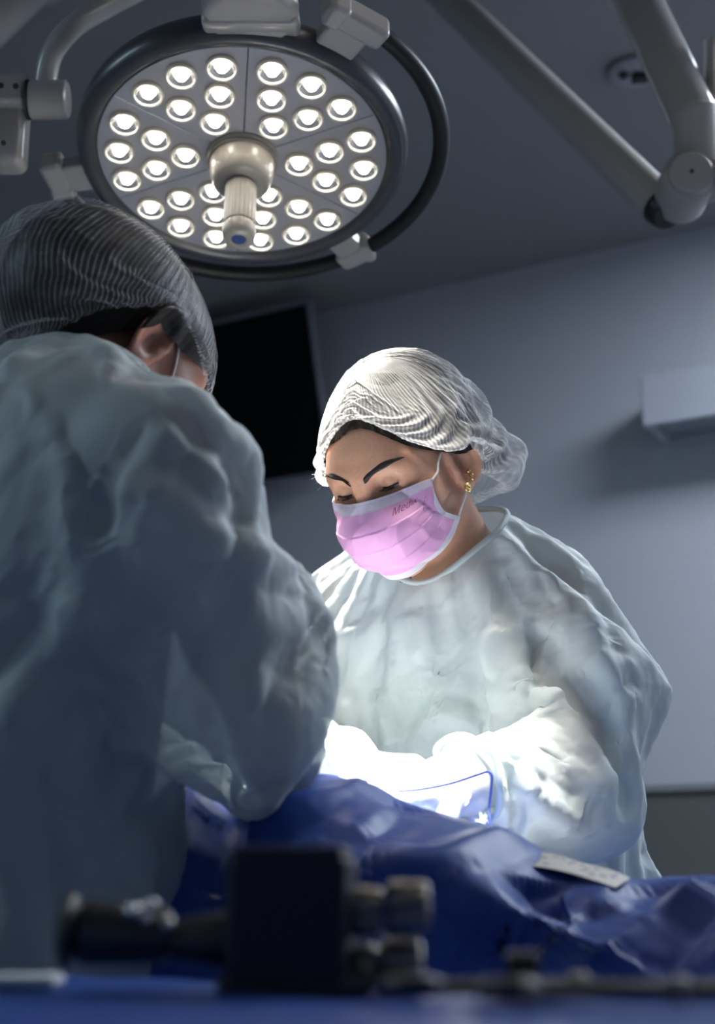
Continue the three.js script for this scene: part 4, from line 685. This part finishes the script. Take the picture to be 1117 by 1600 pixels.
{
  let pos = drapeGeo.attributes.position.array; const step = () => { drapeGeo.computeVertexNormals(); const N = drapeGeo.attributes.normal.array; return N; };
  let N = step(); const up = N[3 * (231 * 150) + 1] < 0 ? -1 : 1;
  const F = (pts, amp, wide, sharp = .7) => fold(pos, up < 0 ? N.map(q => -q) : N, pts, amp * .5, wide * 1.15, sharp);
  F([[578, 1226], [520, 1258], [430, 1300], [340, 1345]], 0.0272, .03); F([[470, 1228], [440, 1270], [400, 1330]], 0.0204, .03); F([[300, 1212], [290, 1280], [275, 1360]], 0.0204, .035);
  F([[640, 1252], [600, 1300], [560, 1330]], -0.0204, .03); F([[620, 1270], [560, 1310], [490, 1370]], 0.0204, .028);
  N = step();
  F([[800, 1306], [740, 1330], [690, 1365], [560, 1375]], 0.0272, .03); F([[700, 1362], [760, 1410], [840, 1462]], 0.0170, .03); F([[560, 1378], [640, 1400], [800, 1470]], 0.0136, .04);
  F([[826, 1362], [850, 1404], [890, 1408]], -0.0374, .035); F([[830, 1462], [905, 1430], [960, 1385]], 0.0136, .03);
  N = step();
  F([[905, 1526], [960, 1484], [1040, 1425], [1112, 1386]], 0.0374, .04, .9); F([[830, 1465], [905, 1528]], 0.0204, .035); F([[930, 1400], [1000, 1430], [960, 1480]], -0.0204, .05); F([[1000, 1440], [960, 1420], [930, 1405]], 0.0085, .02);
  F([[700, 1440], [800, 1490], [900, 1540], [1117, 1556]], -0.0238, .05, .2); F([[330, 1260], [370, 1320], [350, 1400]], -0.0204, .035);
  F([[1020, 1375], [1060, 1440], [1117, 1480]], -0.0170, .05); F([[420, 1340], [470, 1400], [560, 1460]], 0.0170, .04);
  N = step();
  for (let i = 0; i < pos.length / 3; i++) { const a = pos[3 * i], b = pos[3 * i + 1], c = pos[3 * i + 2], v = Math.floor(i / 301) / 230, h = .013 * (.15 + .85 * smooth(.02, .14, Math.abs(v - .35))) * facet(a * 6.5 + 3, b * 6.5, c * 6.5) + .001 * facet(a * 22, b * 22, c * 22) + .0003 * facet(a * 60, b * 60, c * 60); for (let k = 0; k < 3; k++) pos[3 * i + k] += N[3 * i + k] * h * up; }
  drapeGeo.computeVertexNormals(); const uv = drapeGeo.attributes.uv.array; for (let i = 0; i < uv.length; i += 2) { uv[i] *= 2.2; uv[i + 1] *= 1.6; }
}
tag(mesh('surgical_drape', drapeGeo, drapeMat), 'creased blue surgical drape covering the patient between the two people', 'drape');
const drapePoint = (px, py, lift) => { const pos = drapeGeo.attributes.position.array, N = drapeGeo.attributes.normal.array; let b = 0, bd = 1e9; for (let i = 0; i < pos.length / 3; i++) { const q = toPixel(pos[3 * i], pos[3 * i + 1], pos[3 * i + 2]), d = Math.hypot(q[0] - px, q[1] - py) + q[2] * 220; if (d < bd) { bd = d; b = i; } } const n = V(N[3 * b], N[3 * b + 1], N[3 * b + 2]); if (n.y < 0) n.negate(); return V(pos[3 * b], pos[3 * b + 1], pos[3 * b + 2]).addScaledVector(n, lift); };
{ // paper label stuck to the drape
  const ends = [P(838, 1331, 1.268), P(985, 1373, 1.214), P(808, 1350, 1.228), P(962, 1387, 1.18)];
  const A = new THREE.LineCurve3(ends[0], ends[1]), B = new THREE.LineCurve3(ends[2], ends[3]);
  const cv = document.createElement('canvas'); cv.width = 512; cv.height = 160; const x = cv.getContext('2d'); x.fillStyle = '#d9d3cc'; x.fillRect(0, 0, 512, 160); const r = rng(3);
  for (let i = 0; i < 4; i++) for (let k = 0; k < 9; k++) { x.fillStyle = 'rgba(70,70,90,.75)'; if (r() < .6) x.fillRect(60 + k * 46 + r() * 14, 22 + i * 30 + r() * 4, 14 + r() * 26, 8 + r() * 5); }
  const t = new THREE.CanvasTexture(cv); t.colorSpace = THREE.SRGBColorSpace;
  const lo = (u, v) => A.getPoint(u).lerp(B.getPoint(u), 1 - v);
  tag(mesh('paper_label', sheet((u, v) => lo(u, v).add(V(0, .003 * Math.sin(Math.PI * u) + .001 * Math.sin(u * 9) * v, .002 * Math.sin(Math.PI * u))), 30, 8), std({ map: t, roughness: .6, side: THREE.DoubleSide })), 'white printed paper strip lying on the blue drape', 'label');
}
{ // clear plastic pouch with a blue edge
  const o = thing('fluid_pouch', 'clear plastic pouch with a blue cord edge standing on the drape', 'plastic pouch', V(0, 0, 0));
  const edge = [P(622, 1237, 1.45), P(660, 1233, 1.45), P(705, 1224, 1.445), P(748, 1210, 1.44), P(763, 1206, 1.438), P(768, 1211, 1.436), P(767, 1235, 1.43), P(764, 1265, 1.42), P(767, 1294, 1.4)];
  const top = new THREE.CatmullRomCurve3(edge, false, 'centripetal'), foot = new THREE.CatmullRomCurve3([P(622, 1243, 1.44), P(690, 1268, 1.4), P(767, 1298, 1.385)]);
  mesh('film', sheet((u, v) => foot.getPoint(u).lerp(top.getPoint(u), v).add(V(0, 0, -.012 * Math.sin(Math.PI * v) * Math.sin(Math.PI * u) + .002 * noise(u * 7, v * 5, 1))), 50, 16), phys({ color: lin(.93, .97, 1), roughness: .12, transmission: 1, thickness: 0, side: THREE.DoubleSide }), o);
  mesh('edge_cord', new THREE.TubeGeometry(top, 120, .0013, 8), std({ color: lin(.03, .08, .5), roughness: .4 }), o);
}
{ // white towel in the open field behind the ridge of the drape
  const g = sheet((u, v) => { const x = lerp(-.16, .24, u), z = lerp(-1.8, -1.5, v); return V(x + .01 * noise(z * 9, 1, 2), 1.004 - .3 * Math.max(0, x - .03) - .05 * smooth(.9, 1, v) + .007 * facet(x * 14, 3, z * 14) + .002 * facet(x * 40, 1, z * 40), z + .01 * noise(x * 9, 4, 2)); }, 110, 90);
  tag(mesh('surgical_towel', g, phys({ color: lin(.82, .84, .84), roughness: .9, side: THREE.DoubleSide })), 'brightly lit white towel in the operating field below the gloved hands', 'towel');
}
{ // operating table below the drape
  const o = thing('operating_table', 'operating table hidden below the blue drape', 'operating table', V(.5, 0, -1.62));
  mesh('top', place(rbox(1.1, .07, .3, .02), .0, .80, .02), std({ color: lin(.03, .03, .035), roughness: .6 }), o);
  mesh('column', place(rbox(.3, .72, .24, .02), 0, .42, 0), std({ color: lin(.3, .31, .32), roughness: .4, metalness: .6 }), o);
  mesh('base', place(rbox(.7, .1, .36, .03), 0, .051, 0), std({ color: lin(.3, .31, .32), roughness: .4, metalness: .6 }), o);
}

// ---------- instrument table in the foreground ----------
const steel = std({ color: lin(.33, .31, .27), roughness: .28, metalness: 1 }), darkSteel = std({ color: lin(.09, .085, .08), roughness: .4, metalness: .7 });
const TOP = .877;
{
  const far = (x) => Math.max(-1, -1 + .86 * (x + .2));   // the far edge comes nearer to the right
  const g = sheet((u, v) => { const x = lerp(-.45, .5, u), e = far(x); const z = v < .7 ? lerp(-.3, e, v / .7) : e - .015 * Math.sin((v - .7) / .3 * 3); const y = v < .7 ? TOP : TOP - .003 - .42 * Math.pow((v - .7) / .3, 1.2); return V(x, y + .0022 * noise(x * 14, z * 14, 1) + .0015 * ridge(x * 8 + 3, z * 8, 2), z + (v > .72 ? .012 * Math.sin(x * 40) * (v - .7) : 0)); }, 160, 120);
  const uv = g.attributes.uv.array; for (let i = 0; i < uv.length; i++) uv[i] *= 1.2;
  tag(mesh('table_cloth', g, drapeMat), 'plain blue cloth over the instrument table along the bottom edge', 'cloth');
  const o = thing('instrument_table', 'instrument table standing below the blue cloth', 'table', V(.02, 0, -.45));
  mesh('table_top', place(rbox(.7, .02, .26, .004), 0, TOP - .016, .0), steel, o);
  for (const [x, z] of [[-.32, -.1], [.32, -.1], [-.32, .1], [.32, .1]]) mesh('leg', rod(V(x, .002, z), V(x, TOP - .03, z), .014), steel, o);
}
function knurled(a, b, r, n) { const g = rod(a, b, r, r, .0025, n * 4), d = b.clone().sub(a).normalize(), p = g.attributes.position, c = a.clone(); const u = V(0, 0, 1).cross(d).normalize(), w = d.clone().cross(u); for (let i = 0; i < p.count; i++) { const q = V(p.getX(i), p.getY(i), p.getZ(i)).sub(c), s = q.dot(d), x = q.dot(u), y = q.dot(w), k = 1 + .09 * Math.cos(Math.atan2(y, x) * n); const v = c.clone().addScaledVector(d, s).addScaledVector(u, x * k).addScaledVector(w, y * k); p.setXYZ(i, v.x, v.y, v.z); } g.computeVertexNormals(); return g; }
{
  const o = thing('power_drill', 'out-of-focus dark surgical power tool with chrome couplings on the blue table', 'surgical tool', V(0, 0, 0)), Z = .74;
  const c = P(458, 1442, Z);
  const block = mesh('battery_block', place(rbox(.06, .066, .05, .005), c.x, c.y, c.z, 0, -.12, 0), phys({ color: lin(.006, .0085, .026), roughness: .55 }), o);
  mesh('block_cap', place(rbox(.056, .006, .046, .003), c.x, c.y + .034, c.z, 0, -.12, 0), phys({ color: lin(.008, .01, .03), roughness: .5 }), block);
  mesh('handpiece', rod(P(270, 1464, Z), P(122, 1456, Z), .0135, .0165, .004), darkSteel, o);
  mesh('neck', rod(P(368, 1468, Z), P(262, 1470, Z), .0145, .0105, .003), darkSteel, o);
  mesh('nozzle', rod(P(128, 1456, Z), P(96, 1454, Z), .0165, .0205, .004), darkSteel, o);
  for (const [x, y, r] of [[207, 1424, .0042], [236, 1416, .0036], [262, 1444, .0036], [228, 1436, .003]]) mesh('chrome_pin', place(new THREE.SphereGeometry(r, 20, 14), ...P(x, y, Z - .012).toArray()), chrome, o);
  mesh('coupling', knurled(P(548, 1424, Z), P(600, 1424, Z), .011, 12), steel, o); mesh('coupling', knurled(P(604, 1420, Z), P(672, 1418, Z), .0125, 12), steel, o);
  mesh('coupling', knurled(P(548, 1500, Z), P(590, 1508, Z), .009, 10), steel, o); mesh('coupling', knurled(P(592, 1512, Z), P(660, 1516, Z), .0135, 12), steel, o);
  mesh('foot_plate', place(rbox(.075, .01, .05, .002), P(470, 1535, Z).x, TOP + .0065, c.z, 0, -.12, 0), darkSteel, block);
}
function forceps(label, px, py, dist, turn, len) {
  const p = P(px, py, dist); p.y = TOP + .008; const o = thing('surgical_forceps', label, 'forceps', p, 'forceps on the blue table'); o.rotation.y = turn;
  for (const s of [-1, 1]) {
    mesh('shank', tube([V(-len * .5, 0, s * .012), V(-len * .15, .001, s * .007), V(len * .15, 0, -s * .003), V(len * .5, 0, -s * .001)], .003, 30, 8), darkSteel, o);
    mesh('finger_ring', place(new THREE.TorusGeometry(.012, .0028, 10, 28), -len * .5 - .011, .001, s * .015, Math.PI / 2 - .2, 0, 0), darkSteel, o);
  }
  mesh('pivot', rod(V(0, -.005, 0), V(0, .006, 0), .0048, .0048, .001, 20), steel, o);
}
forceps('dark steel forceps lying nearest the power tool on the blue table', 905, 1565, .66, .08, .13);
forceps('dark steel forceps lying at the edge of the blue table', 1060, 1562, .62, -.1, .12);
{ const p = P(830, 1535, .68); const o = thing('instrument_holder', 'small dark metal stand upright beside the forceps', 'instrument holder', V(p.x, TOP + .003, p.z));
  mesh('base', place(rbox(.03, .008, .024, .003), 0, .004, 0), darkSteel, o); mesh('post', rod(V(-.004, .006, 0), V(-.004, .013, 0), .006, .005), darkSteel, o); mesh('head', place(rbox(.016, .01, .014, .003), -.004, .015, 0), darkSteel, o); }
{ const p = P(12, 1521, .76); const g = rbox(.055, .006, .03, .003, 4), a = g.attributes.position; for (let i = 0; i < a.count; i++) a.setY(i, a.getY(i) + .0015 * noise(a.getX(i) * 60, 0, a.getZ(i) * 60));
  g.computeVertexNormals(); const m = tag(mesh('gauze_pad', g, std({ color: lin(.75, .78, .78), roughness: .9 })), 'folded white gauze pad at the corner of the blue table', 'gauze pad'); m.position.set(p.x, TOP + .006, p.z); }
renderer.render(scene, camera);
